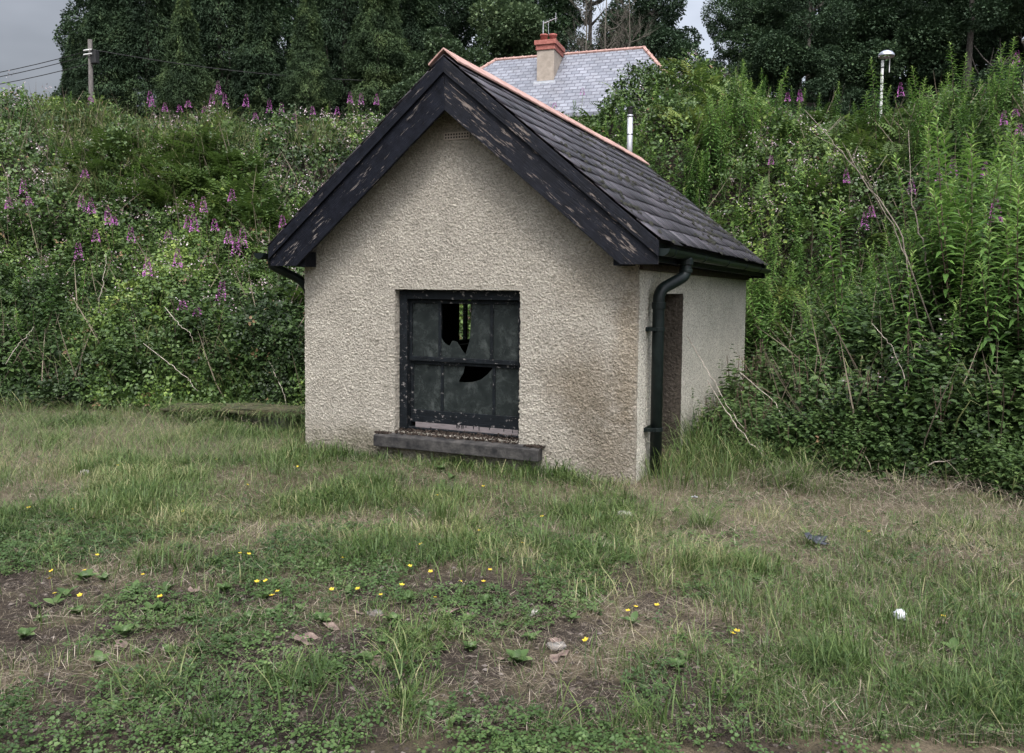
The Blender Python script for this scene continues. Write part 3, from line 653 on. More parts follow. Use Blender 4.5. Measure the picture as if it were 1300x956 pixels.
# ------------------------------------------------------------------ house beyond the bank
hxw, hyw = PW(650 + 2.05 / 32.95 * FPX, 32.95); hz = float(ground(np.array(hxw), np.array(hyw))) - .05
RZ = 10.8 - hz; EZ = RZ - 2.95
house = empty('house', (hxw, hyw, hz), R(5.7), label='cream house with pale grey slate hipped roof and red ridge tiles beyond the bank', cat='house')
A = [(-6.0, -3.2, EZ), (5.2, -3.2, EZ), (5.2, 3.2, EZ), (-6.0, 3.2, EZ), (-2.95, 0, RZ), (2.95, 0, RZ)]
b = B(); b.add(A + [(x_, y_, z_ - .12) for x_, y_, z_ in A[:4]], [(0, 1, 5, 4), (1, 2, 5), (2, 3, 4, 5), (3, 0, 4), (6, 9, 8, 7), (0, 6, 7, 1), (1, 7, 8, 2), (2, 8, 9, 3), (3, 9, 6, 0)])
hr = b.obj('roof', M['far_slate'], house)
b = B(); b.box(-5.7, 4.9, -2.9, 2.9, -.3, EZ - .1); b.obj('wall', M['cream'], house)
for x_ in (-4, 2.6):
    b = B(); b.box(x_ - .6, x_ + .6, -2.96, -2.903, .9, 2.1); wn = b.obj('window', M['white_metal'], house); b = B(); b.box(x_ - .5, x_ + .5, -2.97, -2.962, 1.0, 2.0); b.obj('pane', M['glass_far'], wn)
b = B(); b.box(-.9, 0, -2.96, -2.903, -.1, 1.95); b.obj('door', M['dark_metal'], house)
b = B()
for a_, c_ in (((-2.95, 0, RZ), (2.95, 0, RZ)), ((2.95, 0, RZ), (5.2, -3.2, EZ)), ((2.95, 0, RZ), (5.2, 3.2, EZ)), ((-2.95, 0, RZ), (-6, -3.2, EZ)), ((-2.95, 0, RZ), (-6, 3.2, EZ))):
    a_, c_ = Vector(a_), Vector(c_); k = int((c_ - a_).length / .36)
    for i in range(k):
        p0 = a_.lerp(c_, i / k); p1 = a_.lerp(c_, (i + 1) / k); b.tube([p0, p0.lerp(p1, .12), p0.lerp(p1, .14), p1], [.085, .085, .065, .07], 8)
b.obj('ridge_tiles', M['terracotta'], hr)
cxl = -.48; ch0, ch1 = -1.42, -.25
b = B(); b.box(cxl - .33, cxl + .33, ch0, ch1, EZ + .8, 10.62 - hz); chn = b.obj('chimney', M['cement'], hr)
b = B(); b.box(cxl - .37, cxl + .37, ch0 - .04, ch1 + .04, 10.622 - hz, 10.80 - hz); b.box(cxl - .42, cxl + .42, ch0 - .09, ch1 + .09, 10.802 - hz, 10.97 - hz); b.obj('brick_cap', M['brick'], chn, .01)
for i, (yy, hh) in enumerate(((ch0 + .2, .26), (ch0 + .58, .36), (ch1 - .2, .24))):
    b = B(); xx = cxl + (-.12, .12, .05)[i]; z0 = 10.972 - hz; b.lathe([(.15, z0), (.13, z0 + hh * .75), (.155, z0 + hh * .8), (.155, z0 + hh), (.10, z0 + hh)], (xx, yy, 0), 14); b.obj('chimney_pot', M['pot'], chn, smooth=True)
b = B(); b.box(cxl - .42, cxl + .42, ch0 - .16, ch0 - .01, EZ + 1.50, EZ + 1.58); b.obj('flashing', M['grey_metal'], chn)
b = B(); az_ = 10.4 - hz; ax_ = cxl - .43
b.tube([(ax_, -.3, az_), (ax_, -.3, az_ + 1.65)], .02, 6); b.tube([(ax_, -.3, az_ + 1.55), (ax_ + .55, -.3, az_ + 1.72)], .014, 5)
for k in range(5): b.tube([(ax_ + .08 + k * .11, -.5, az_ + 1.575 + k * .034), (ax_ + .08 + k * .11, -.1, az_ + 1.575 + k * .034)], .007, 4)
b.tube([(ax_ + .5, -.3, az_ + 1.55), (ax_ + .5, -.3, az_ + 1.92)], .010, 4)
b.tube(bend([(ax_ + .2, -.3, az_ + 1.58), (ax_ + .22, -.3, az_ + 1.1), (ax_ + .5, -.4, az_ + .75)]), .008, 4); b.obj('aerial', M['grey_metal'], chn)

# ------------------------------------------------------------------ utility pole, wires, lamp posts
pxw, pyw = PW(121, 35); gz = float(ground(np.array(pxw), np.array(pyw)))
ztp = EYE + (369 - 62) / FPX * 35
pole = empty('utility_pole', (pxw, pyw, gz - .3), label='weathered wooden utility pole on the skyline before the dark conifers', cat='utility pole')
b = B(); b.tube([(0, 0, 0), (0, 0, ztp - gz + .3)], [.115, .085], 12); b.obj('post', M['pole'], pole, smooth=True)
H_ = ztp - gz + .3; b = B(); b.box(.10, .40, -.10, .12, H_ - 1.0, H_ - .45); b.obj('junction_box', M['wire'], pole, .03)
for zi in (.45, .62): 
    b = B(); b.tube([(-.2, -.14, H_ - zi), (.25, -.14, H_ - zi)], .03, 6); b.obj('insulator', M['white_metal'], pole)
hp = Vector((pxw, pyw, gz - .3 + H_))
def wire(a, c, sag, lab):
    a, c = Vector(a), Vector(c); pts = [a.lerp(c, t / 14) - Vector((0, 0, sag * 4 * (t / 14) * (1 - t / 14))) for t in range(15)]
    b = B(); b.tube(pts, .017, 5); o = b.obj('wire', M['wire']); setp(o, lab, 'overhead wire')
for k, (dz, tx, w2) in enumerate(((-.45, -.25, .2), (-.62, -.1, -.5), (-.95, 0, -1.2))):
    e = PW(-260, 41 - k); wire(hp + Vector((tx, 0, dz)), (e[0], e[1], hp.z - 1.0 + w2 * .6), .5, ('topmost', 'middle', 'lowest')[k] + ' of the overhead wires running left from the utility pole')
e = PW(560, 42); wire(hp + Vector((.25, -.14, -.45)), (e[0], e[1], hp.z + .2), .4, 'overhead wire running right from the utility pole across the dark conifers')

def lamp(px, w, ytop, dome):
    x_, y_ = PW(px, w); g_ = float(ground(np.array(x_), np.array(y_))) - .2; zt = EYE + (369 - ytop) / FPX * w
    r_ = empty('lamp_post', (x_, y_, g_)); b = B(); h_ = zt - g_
    b.tube([(-.09, 0, 0), (-.09, 0, h_ - .12)], .038, 10); b.obj('post', M['white_metal'], r_)
    for k in range(int(h_ / .22)):
        b = B(); b.tube([(-.09, 0, k * .22), (-.09, 0, k * .22 + .03)], .043, 10); b.obj('band', M['wire'], r_)
    b = B(); b.tube([(.09, .05, h_ - .6), (.09, .05, h_ - .12)], .014, 6); b.obj('conduit', M['white_metal'], r_)
    b = B(); b.lathe([(.02, h_), (.10, h_ - .012), (.17, h_ - .05), (.215, h_ - .11), (.225, h_ - .165), (.20, h_ - .20), (.12, h_ - .205), (.02, h_ - .20)], (0, 0, 0), 24); b.obj('lamp_shade', M['chrome'], r_, smooth=True)
    return r_
setp(lamp(1113, 24, 66, 1), 'lamp post with shiny mushroom dome rising from the bushes, right of the middle', 'lamp post')
setp(lamp(1293, 21, 44, 1), 'banded white lamp post cut by the right edge of the picture', 'lamp post')

# ------------------------------------------------------------------ leaf templates
def fold(): return np.array([(0, 0, 0), (-.42, .45, .10), (0, 1, -.06), (.42, .45, .10)]), [np.array([(0, 2, 1), (0, 3, 2)])]
def ovate(wd=.36):
    v = np.array([(0, 0, 0), (-wd, .25, .09), (-wd * .85, .62, .07), (0, 1, -.12), (wd * .85, .62, .07), (wd, .25, .09)])
    return v, [np.array([(0, 3, 2, 1), (0, 5, 4, 3)])]
def trefoil(wd=.36):
    vs = []; fs = []; k = 0
    for a, s_, o_ in ((0, 1, .35), (1.25, .85, .2), (-1.25, .85, .2)):
        v, f = ovate(wd); v = v * s_ * .62; c, s2_ = math.cos(a), math.sin(a)
        v = np.stack([v[:, 0] * c - v[:, 1] * s2_ - o_ * s2_, v[:, 0] * s2_ + v[:, 1] * c + o_ * c, v[:, 2]], 1)
        vs.append(v); fs.append(f[0] + k); k += len(v)
    return np.concatenate(vs), [np.concatenate(fs)]
def lance(droop=.35, wd=.075):
    v = np.array([(0, 0, 0), (-wd, .3, .03), (wd, .3, .03), (-wd * .85, .65, -droop * .25), (wd * .85, .65, -droop * .25), (0, 1, -droop)])
    return v, [np.array([(1, 2, 4, 3)]), np.array([(0, 2, 1), (3, 4, 5)])]
def blade(b_, wd=.02):
    v = np.array([(-wd, 0, 0), (wd, 0, 0), (-wd * .8, .25 * b_, .45), (wd * .8, .25 * b_, .45), (-wd * .45, .7 * b_, .80), (wd * .45, .7 * b_, .80), (0, 1.25 * b_, .98 - .2 * b_)])
    return v, [np.array([(0, 1, 3, 2), (2, 3, 5, 4)]), np.array([(4, 5, 6)])]

ONES = 'first second third fourth fifth sixth seventh eighth ninth tenth eleventh twelfth thirteenth fourteenth fifteenth sixteenth seventeenth eighteenth nineteenth'.split()
def ordw(k):
    if k <= 19: return ONES[k - 1]
    t, u_ = divmod(k, 10); nm = ['', '', 'twent', 'thirt', 'fort', 'fift'][t]
    return nm + 'ieth' if u_ == 0 else nm + 'y-' + ONES[u_ - 1]
def order(objs, head, tail):
    objs = sorted(objs, key=lambda o: float(WP(o.location.x, o.location.y)[0]))
    for k, o in enumerate(objs): o['label'] = head + ', ' + ('leftmost' if k == 0 else 'rightmost' if k == len(objs) - 1 else ordw(k + 1) + ' from the left') + ' ' + tail

# ------------------------------------------------------------------ trees
def crownA(n_, H, r_, base, kind, seed):
    g = np.random.default_rng(seed); acc = Acc()
    if kind == 'conifer':
        t = g.random(n_) ** .8; z = base + t * (H - base)
        rad = r_ * (1 - t) ** .55 * (.62 + .5 * vn(z * 1.3, g.random(n_) * 0 + seed, seed)); a = g.uniform(0, 2 * math.pi, n_)
        lob = .66 + .34 * vn(a * 2.2, z * .9, seed + 3) + .25 * vn(a * 4.5, z * 2.6, seed + 4)
        q = rad * lob * (.50 + .62 * g.random(n_) ** .7) * (.8 + .45 * vn(a * 9, z * 4.5, seed + 12))
        P = np.stack([np.cos(a) * q, np.sin(a) * q, z - .25 * q], 1)
        out_ = np.stack([np.cos(a), np.sin(a), np.full(n_, -.35)], 1) + g.normal(0, .35, (n_, 3))
        S = g.uniform(.09, .23, n_); val = .40 + 1.1 * (vn(a * 1.6, z * .8, seed + 5) - .5) + .5 * (vn(a * 5, z * 2.4, seed + 9) - .5) + g.normal(0, .12, n_)
    else:
        nb = 34; bc = []; 
        for k in range(nb):
            tt = g.random(); zz = base + (H - base) * (.08 + .84 * tt); rr = r_ * math.sqrt(max(.05, 1 - (2 * tt - .9) ** 2 * .8)) * g.uniform(.25, .85); aa = g.uniform(0, 6.28)
            bc.append((math.cos(aa) * rr, math.sin(aa) * rr, zz, g.uniform(.16, .34) * r_ * 1.1))
        bc = np.array(bc); k = g.choice(nb, n_, p=bc[:, 3] ** 2 / (bc[:, 3] ** 2).sum()); d = g.normal(size=(n_, 3)); d /= np.linalg.norm(d, axis=1, keepdims=True)
        q = (.72 + .33 * g.random(n_)) * (.8 + .4 * vn(d[:, 0] * 3 + k * 7, d[:, 1] * 3 + d[:, 2] * 3, seed))
        P = bc[k, :3] + d * (bc[k, 3] * q)[:, None] * np.array([1, 1, .8]); out_ = d + g.normal(0, .6, (n_, 3)) + np.array([0, 0, -.2])
        S = g.uniform(.09, .20, n_); val = .4 + .5 * (hsh(k, k * 3, seed) - .5) + g.normal(0, .16, n_)
    RM = basis(out_, np.array([0, 0, 1.]) + g.normal(0, .5, (n_, 3)))
    tv, tf = (fold() if kind != 'conifer' else (np.array([(0, 0, 0), (-.13, .4, .04), (-.03, 1.15, -.3), (.14, .6, .0)]), [np.array([(0, 2, 1), (0, 3, 2)])]))
    v, ps, vv = inst(tv, tf, P, RM, S, val); acc.add(v, ps, vv)
    return acc.mesh('crown')
def trunkmesh(H, r_, seed, limbs, sp, bare=False):
    g = random.Random(seed); b = B(); b.tube([(0, 0, -.5), (g.uniform(-.1, .1), 0, H * .3), (g.uniform(-.3, .3), g.uniform(-.2, .2), H * .65), (0, 0, H * .93)], [r_, r_ * .75, r_ * .45, r_ * .12], 9)
    def br(p0, d, L, rr, dep):
        p1 = p0 + d * L * .5 + Vector((0, 0, g.uniform(-.05, .1) * L)); p2 = p0 + d * L + Vector((0, 0, g.uniform(.05, .3) * L))
        b.tube([p0, p1, p2], [rr, rr * .65, rr * .25], 5)
        if dep:
            for _ in range(4):
                dd_ = (d + Vector((g.uniform(-1, 1), g.uniform(-1, 1), g.uniform(-.2, .9))) * .9).normalized(); br(p0.lerp(p2, g.uniform(.35, 1)), dd_, L * g.uniform(.4, .7), rr * .45, dep - 1)
    for k in range(limbs):
        a = g.uniform(0, 6.28); z = H * g.uniform(.2, .85); br(Vector((0, 0, z)), Vector((math.cos(a), math.sin(a), g.uniform(.2, .9))).normalized(), sp * g.uniform(.5, 1) * (1.1 - z / H), r_ * .3, 3 if bare else 1)
    me = bpy.data.meshes.new('trunk'); me.from_pydata(b.v, [], b.f); me.update(); return me
PRO = {}
for nm, (H, r_, base, kind, cnt, mt) in dict(conD=(19, 3.0, .3, 'conifer', 110000, 'conifer_pale'), conA=(19, 2.5, .3, 'conifer', 110000, 'conifer'), conB=(17, 2.1, .3, 'conifer', 100000, 'conifer'), conC=(21, 3.0, .3, 'conifer', 120000, 'conifer'),
        dkA=(20, 5.0, 0.2, 'b', 95000, 'dark_tree'), dkB=(18, 4.4, 0.2, 'b', 90000, 'dark_tree'), dkC=(22, 5.4, 0.3, 'b', 100000, 'dark_tree'), dkX=(15, 3.6, .2, 'b', 60000, 'dark_tree'), ltA=(10, 2.7, .5, 'b', 45000, 'light_tree'), ltB=(11, 3.0, .5, 'b', 48000, 'light_tree')).items():
    sd = sum(map(ord, nm)); cm = crownA(cnt, H, r_, base, kind, sd); cm.materials.append(M[mt]); tm = trunkmesh(H, .34 if kind == 'b' else .22, sd, 12 if kind == 'b' else 6, r_ * .9); tm.materials.append(M['bark']); PRO[nm] = (cm, tm)
def tree(pro, px, w, s_, rz, lab, name='tree', group=None, zs=1.0):
    x_, y_ = PW(px, w); z_ = float(ground(np.array(x_), np.array(y_)))
    r_ = empty(name, (x_, y_, z_ - .1), rz, label=lab, cat='tree', group=group); r_.scale = (s_, s_, s_ * zs)
    for nm, me in zip(('crown', 'trunk'), PRO[pro]):
        o = bpy.data.objects.new(nm, me); COL.objects.link(o); o.parent = r_
    return r_
ordn = ['leftmost', 'second', 'third', 'fourth', 'fifth', 'sixth', 'seventh', 'eighth', 'ninth', 'tenth', 'eleventh', 'twelfth']
cp = [(100, 46, .62, 'conB'), (140, 45, .80, 'conA'), (190, 46, .92, 'conC'), (238, 41, .60, 'conD'), (286, 45, .95, 'conC'), (335, 42, .80, 'conB'), (392, 39, .56, 'conD'), (438, 44, .95, 'conC'), (480, 41, .70, 'conD'), (520, 44, .9, 'conA')]
for i, (px, w, s_, k) in enumerate(cp):
    tree(k, px, w, s_, i * 1.7, 'tall dark conifer, ' + (ordn[i] if i == 0 else ordn[i] + ' from the left') + ' in the row behind the left bank', 'conifer', 'dark conifers behind the left bank')
bp = [(165, 56, .95, 'dkA'), (265, 58, 1.0, 'dkC'), (370, 56, 1.0, 'dkB'), (470, 58, 1.0, 'dkA'), (570, 57, 1.0, 'dkC'), (665, 59, 1.05, 'dkB'), (745, 57, 1.0, 'dkA'), (1000, 62, 1.0, 'dkC'), (1080, 60, 1.0, 'dkA'), (1150, 63, 1.05, 'dkB'), (1240, 60, 1.0, 'dkC'), (1330, 62, 1.0, 'dkA')]
for i, (px, w, s_, k) in enumerate(bp):
    tree(k, px, w, s_, i * 2.1 + .5, 'big dark broadleaf tree, ' + (ordn[i] if i == 0 else ordn[i] + ' from the left') + ' in the farthest row of trees', 'broadleaf_tree', 'dark broadleaf trees in the back row')
tree('dkB', 822, 50, .86, 2.2, 'dark rounded tree just left of the open patch of sky', 'broadleaf_tree')
for px, w, s_, k, lab in ((948, 50, .74, 'dkC', 'dark spreading tree at the right side of the open patch of sky'), (1015, 46, .72, 'dkA', 'broad dark tree left of the mushroom lamp post'), (1095, 52, .95, 'dkB', 'tall dark tree behind the mushroom lamp post'),
        (1165, 54, 1.0, 'dkC', 'dark tree behind and just right of the mushroom lamp post'), (1215, 47, .9, 'dkA', 'dark tree behind the willowherb near the right edge'), (1290, 50, 1.0, 'dkB', 'dark tree filling the top right corner'), (1360, 52, 1.0, 'dkC', 'dark tree cut by the right edge')):
    tree(k, px, w, s_, px * .37, lab, 'broadleaf_tree')
for px, w, s_, k, lab in ((558, 38, .86, 'ltA', 'mid green bushy tree left of the house roof, behind the hut apex'), (640, 40, .97, 'ltB', 'pale green leafy tree behind the left end of the house ridge'), (600, 42, .85, 'ltA', 'mid green tree between two pale bushy trees left of the house'), (885, 44, .60, 'dkX', 'lower dark tree below the open patch of sky'), (1006, 45, .66, 'dkX', 'low dark tree behind the bank left of the mushroom lamp post'), (955, 47, .62, 'dkX', 'low dark bushy tree just right of the open patch of sky')):
    tree(k, px, w, s_, px * .21, lab, 'broadleaf_tree')
for px, w, lab, sd in ((735, 43, 'bare twiggy tree right of the house chimney', 5), (765, 44, 'bare branching tree behind the right part of the house ridge', 9), (790, 45, 'thin bare tree before the dark rounded tree', 14)):
    x_, y_ = PW(px, w); z_ = float(ground(np.array(x_), np.array(y_))); r_ = empty('bare_tree', (x_, y_, z_ - .1), 0, label=lab, cat='tree')
    me = trunkmesh(15, .08, sd, 34, 3.2, True); link('trunk', me, plain('pale_bark', (.07, .062, .05), (.15, .135, .11), 6, .9), r_)

# ------------------------------------------------------------------ vegetation on the bank (uncountable)
def bankpts(n_, px0, px1, w0, w1, dmin=.05, pw=1.0):
    px = rng.uniform(px0, px1, n_); w = w0 + (w1 - w0) * rng.random(n_) ** pw; x, y = PW(px, w); d = dist_flat(x, y); k = d > dmin
    return x[k], y[k], d[k], px[k], w[k]
def mound(x, y, d):
    m_ = .15 + 1.9 * np.clip(fbm(x * .75, y * .75, 61, 3) - .32, 0, 1) + .7 * np.clip(fbm(x * 2.2, y * 2.2, 67, 3) - .28, 0, 1)
    _p, _w = WP(x, y); m_ = m_ * (1 - .45 * sst(850, 950, _p) * sst(11, 9.5, _w))
    return m_ * sst(-.15, .9, d + .5 * (fbm(x * 1.7, y * 1.7, 63, 2) - .5))
def bramble(name, n_, px0, px1, w0, w1, s0, sw, tmpl, lab, dmin=.05, pw=1.0, voff=0):
    x, y, d, px, w = bankpts(n_, px0, px1, w0, w1, dmin, pw)
    k = d < 13; x, y, d, px, w = x[k], y[k], d[k], px[k], w[k]; n2 = len(x)
    g = ground(x, y); mh = mound(x, y, d); r_ = rng.random(n2)
    z = g + mh * (1 - .75 * r_ ** 1.6) + .03; jit = rng.normal(0, .10, (n2, 2)) * (1 - r_[:, None] * .5)
    e = .15; gxn = (ground(x + e, y) + mound(x + e, y, d) - g - mh) / e; gyn = (ground(x, y + e) + mound(x, y + e, dist_flat(x, y + e)) - g - mh) / e
    N = np.stack([-gxn, -gyn, np.ones(n2) * 1.0], 1); N /= np.linalg.norm(N, axis=1, keepdims=True); N += rng.normal(0, .5, (n2, 3))
    A_ = np.stack([-gxn, -gyn, -.25 * np.ones(n2)], 1) * .8 + rng.normal(0, .9, (n2, 3))
    P = np.stack([x + jit[:, 0], y + jit[:, 1], z], 1)
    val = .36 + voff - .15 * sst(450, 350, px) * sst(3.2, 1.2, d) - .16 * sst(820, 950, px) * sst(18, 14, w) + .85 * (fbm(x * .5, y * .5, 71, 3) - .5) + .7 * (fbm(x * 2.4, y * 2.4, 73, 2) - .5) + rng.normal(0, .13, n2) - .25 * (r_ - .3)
    val = np.clip(val, 0, .93); val = np.where(rng.random(n2) < .012, 1, val)
    tv, tf = tmpl; v, ps, vv = inst(tv, tf, P, basis(A_, N), (s0 + sw * w) * rng.uniform(.6, 1.35, n2), val); a = Acc(); a.add(v, ps, vv)
    return setp(link(name, a.mesh(name), M['bramble']), lab, 'brambles', kind='stuff')
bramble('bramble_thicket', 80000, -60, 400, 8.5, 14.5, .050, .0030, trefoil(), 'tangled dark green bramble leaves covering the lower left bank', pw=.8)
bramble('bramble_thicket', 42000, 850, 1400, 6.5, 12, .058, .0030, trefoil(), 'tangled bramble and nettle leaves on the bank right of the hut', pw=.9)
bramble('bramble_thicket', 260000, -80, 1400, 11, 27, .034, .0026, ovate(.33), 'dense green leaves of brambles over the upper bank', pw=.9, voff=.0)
# blossom of the brambles: small clusters
def blossom(n_, px0, px1, w0, w1, lab, thr):
    x, y, d, px, w = bankpts(n_, px0, px1, w0, w1, .5); m_ = fbm(x * .8, y * .8, 81, 3) + rng.normal(0, .05, len(x)) > thr; k = m_ & (d < 12); x, y, d, w = x[k], y[k], d[k], w[k]
    z = ground(x, y) + mound(x, y, d) + rng.uniform(.04, .22, len(x)); k2 = 9; P = np.repeat(np.stack([x, y, z], 1), k2, 0) + rng.normal(0, .03, (len(x) * k2, 3)) * np.repeat(.5 + w / 14, k2)[:, None]
    v, ps, vv = inst(*fold(), P, basis(rng.normal(size=P.shape), rng.normal(size=P.shape) * .6 + np.array([0, -.3, 1])), rng.uniform(.013, .026, len(P)) * np.repeat(.6 + w / 16, k2), rng.random(len(P)))
    a = Acc(); a.add(v, ps, vv); setp(link('bramble_blossom', a.mesh('bramble_blossom'), M['blossom']), lab, 'blossom', kind='stuff')
blossom(3600, -60, 900, 10, 26, 'pale pink and white bramble blossom dotted over the left bank', .50)
blossom(2200, 850, 1400, 8, 26, 'pale bramble blossom dotted over the right bank', .56)

# fern fronds
def frond():
    vs = []; fs = []; k = 0; tv, tf = fold()
    for i in range(13):
        t = i / 13; L = .36 * (1 - t) ** .8 * (.4 + .6 * min(1, t * 5)); yy = t; zz = .35 * math.sin(t * 1.9) - .28 * t * t
        for s_ in (-1, 1):
            a = s_ * 1.15; c, q_ = math.cos(a), math.sin(a); v = tv * np.array([.42, 1, .6]) * L
            v = np.stack([v[:, 0] * c + v[:, 1] * q_, -v[:, 0] * q_ + v[:, 1] * c + yy, v[:, 2] + zz], 1); vs.append(v); fs.append(tf[0] + k); k += 4
    return np.concatenate(vs), [np.concatenate(fs)]
a = Acc(); tv, tf = frond()
for n_, px0, px1, w0, w1, thr in ((2600, -60, 420, 10.5, 17, .54), (500, 860, 1150, 11, 22, .58), (500, 600, 900, 14, 22, .5)):
    x, y, d, px, w = bankpts(n_, px0, px1, w0, w1, .9); k = (fbm(x * .33 + 5, y * .33, 91, 2) > thr) & (d < 8); x, y, d = x[k], y[k], d[k]; n2 = len(x)
    P = np.stack([x, y, ground(x, y) + mound(x, y, d) * .60], 1); ang = rng.uniform(0, 6.28, n2); A_ = np.stack([np.cos(ang), np.sin(ang) - .35, rng.uniform(.1, .9, n2)], 1)
    v, ps, vv = inst(tv, tf, P, basis(A_, np.tile([0, 0, 1.], (n2, 1)) + rng.normal(0, .25, (n2, 3))), rng.uniform(.5, .95, n2), np.clip(.45 + 1.2 * (fbm(x * .7, y * .7, 95, 2) - .5) + rng.normal(0, .15, n2), 0, 1)); a.add(v, ps, vv)
setp(link('fern_bed', a.mesh('fern_bed'), M['fern']), 'feathery green ferns spread over the middle of the bank', 'ferns', kind='stuff')

# long pale grass on the bank
a = Acc()
for n_, px0, px1, w0, w1, thr in ((15000, 60, 480, 15.5, 22, .51), (2000, -60, 420, 9, 13, .62), (4000, 800, 1400, 7, 22, .62)):
    x, y, d, px, w = bankpts(n_, px0, px1, w0, w1, .25); k = (fbm(x * .45, y * .45 + 7, 101, 3) > thr) & (d < 10); x, y, d, w = x[k], y[k], d[k], w[k]; n2 = len(x)
    for bb_ in (.5, 1.1):
        q_ = rng.random(n2) < .5; P = np.stack([x, y, ground(x, y) + mound(x, y, d) * .65], 1)[q_]; m2 = len(P)
        v, ps, vv = inst(*blade(bb_, .016), P, rotz(rng.uniform(0, 6.28, m2)), rng.uniform(.25, .6, m2), np.clip(rng.normal(.70, .2, m2), 0, 1)); a.add(v, ps, vv)
setp(link('long_grass', a.mesh('long_grass'), M['grassm']), 'long pale seeding grass leaning over the bank', 'long grass', kind='stuff')

# willowherb shoots: individuals on the right bank
def willow(seed, H, nl, leaf0=.165):
    g = np.random.default_rng(seed); t = np.linspace(.12, .995, nl) ** .9; a_ = np.arange(nl) * 2.399 + g.normal(0, .25, nl); bendx = .10 * H * t ** 2 * g.uniform(-1, 1); bendy = .10 * H * t ** 2 * g.uniform(-1, 1)
    P = np.stack([bendx, bendy, t * H], 1); upz = np.interp(t, [.1, .7, .92, 1], [-.05, .25, .9, 2.2]); A_ = np.stack([np.cos(a_), np.sin(a_), upz], 1)
    S = leaf0 * np.interp(t, [.1, .45, .85, 1], [.75, 1.1, .75, .35]) * g.uniform(.8, 1.2, nl)
    v, ps, vv = inst(*lance(.42, .10), P, basis(A_, np.tile([0, 0, 1.], (nl, 1)) + g.normal(0, .15, (nl, 3))), S, np.interp(t, [0, .5, .9, 1], [.12, .42, .75, .95]) + g.normal(0, .08, nl))
    ac = Acc(); ac.add(v, ps, vv); lm = ac.mesh('leaves'); lm.materials.append(M['willow'])
    b = B(); b.tube([(np.interp(q_, t, bendx) if q_ > .1 else 0, np.interp(q_, t, bendy) if q_ > .1 else 0, q_ * H) for q_ in (0, .3, .6, .85, 1)], [.006, .0055, .0045, .003, .0015], 5)
    sm = bpy.data.meshes.new('stem'); sm.from_pydata(b.v, [], b.f); sm.update(); sm.materials.append(M['red_cane']); return lm, sm
WIL = [willow(200 + k, h_, nl) for k, (h_, nl) in enumerate(((1.55, 105), (1.75, 120), (1.4, 95), (1.9, 130), (1.25, 90), (1.65, 115)))]
def plant(name, parts, loc, rz, sc, tilt, lab, cat, group):
    r_ = empty(name, loc, rz, label=lab, cat=cat, group=group); r_.scale = (sc, sc, sc); r_.rotation_euler = (tilt[0], tilt[1], rz)
    for nm, me in parts:
        o = bpy.data.objects.new(nm, me); COL.objects.link(o); o.parent = r_
    return r_
def gz_(x, y): return float(ground(np.array(x), np.array(y)))
cl = [(900, 18, 18), (925, 19, 16), (940, 15, 16), (970, 19, 12), (985, 14, 16), (1010, 17, 10), (900, 14, 14), (930, 12.5, 12), (1060, 13, 8), (1085, 12.5, 8), (1165, 17, 14), (1190, 18, 12), (1215, 15, 12), (1255, 17, 12), (1290, 14, 14),
      (1270, 11, 12), (1235, 9.6, 14), (1185, 9.3, 13), (1290, 9.0, 14), (1255, 8.4, 12), (1120, 9.8, 10), (1210, 8.4, 10), (1300, 8.2, 8), (1095, 19, 8), (1240, 20, 8)]
for ci, (px, w, k) in enumerate(cl):
    for _ in range(k):
        x_, y_ = PW(px + random.gauss(0, 16 * 14 / w), w + random.gauss(0, .45)); 
        if dist_flat(np.array(x_), np.array(y_)) < .3: continue
        near = w < 12
        plant('willowherb', list(zip(('leaves', 'stem'), random.choice(WIL))), (x_, y_, gz_(x_, y_) - .02), random.uniform(0, 6.28), (1.25 if near else 1.0) * random.uniform(.6, 1.15), (random.gauss(0, .16), random.gauss(0, .16)),
              None, 'willowherb', 'WCL%02d' % ci)
# background mass of the same shoots (too many to count)
a = Acc(); SH = []
for k in (0, 3): 
    me = WIL[k][0]; co = np.empty(len(me.vertices) * 3); me.vertices.foreach_get('co', co); av = np.empty(len(me.vertices)); me.attributes['v'].data.foreach_get('value', av)
    nl = len(co) // 3 // 6; SH.append((co.reshape(-1, 3)[: nl * 6], lance()[1], av, nl))
for n_, px0, px1, w0, w1, thr, sc0 in ((600, 860, 1400, 8.5, 24, .52, .75), (330, 600, 900, 14, 23, .50, .7), (420, -60, 420, 11, 24, .56, .6)):
    x, y, d, px, w = bankpts(n_, px0, px1, w0, w1, .6); k = (fbm(x * .6 + 3, y * .6, 111, 2) > thr) & (d < 10); x, y = x[k], y[k]; n2 = len(x)
    for j, (tv, tf, av, nl) in enumerate(SH):
        q_ = (np.arange(n2) % 2 == j); m2 = q_.sum()
        tff = [np.concatenate([f + 6 * i for i in range(nl)]) for f in tf]
        P = np.stack([x, y, ground(x, y)], 1)[q_]; v, ps, vv = inst(tv, tff, P, rotz(rng.uniform(0, 6.28, m2)), rng.uniform(sc0 * .7, sc0 * 1.2, m2), rng.normal(-.05, .1, m2), av); a.add(v, ps, vv)
setp(link('willowherb_mass', a.mesh('willowherb_mass'), M['willow']), 'mass of narrow leaved green shoots crowding the bank', 'undergrowth', kind='stuff')

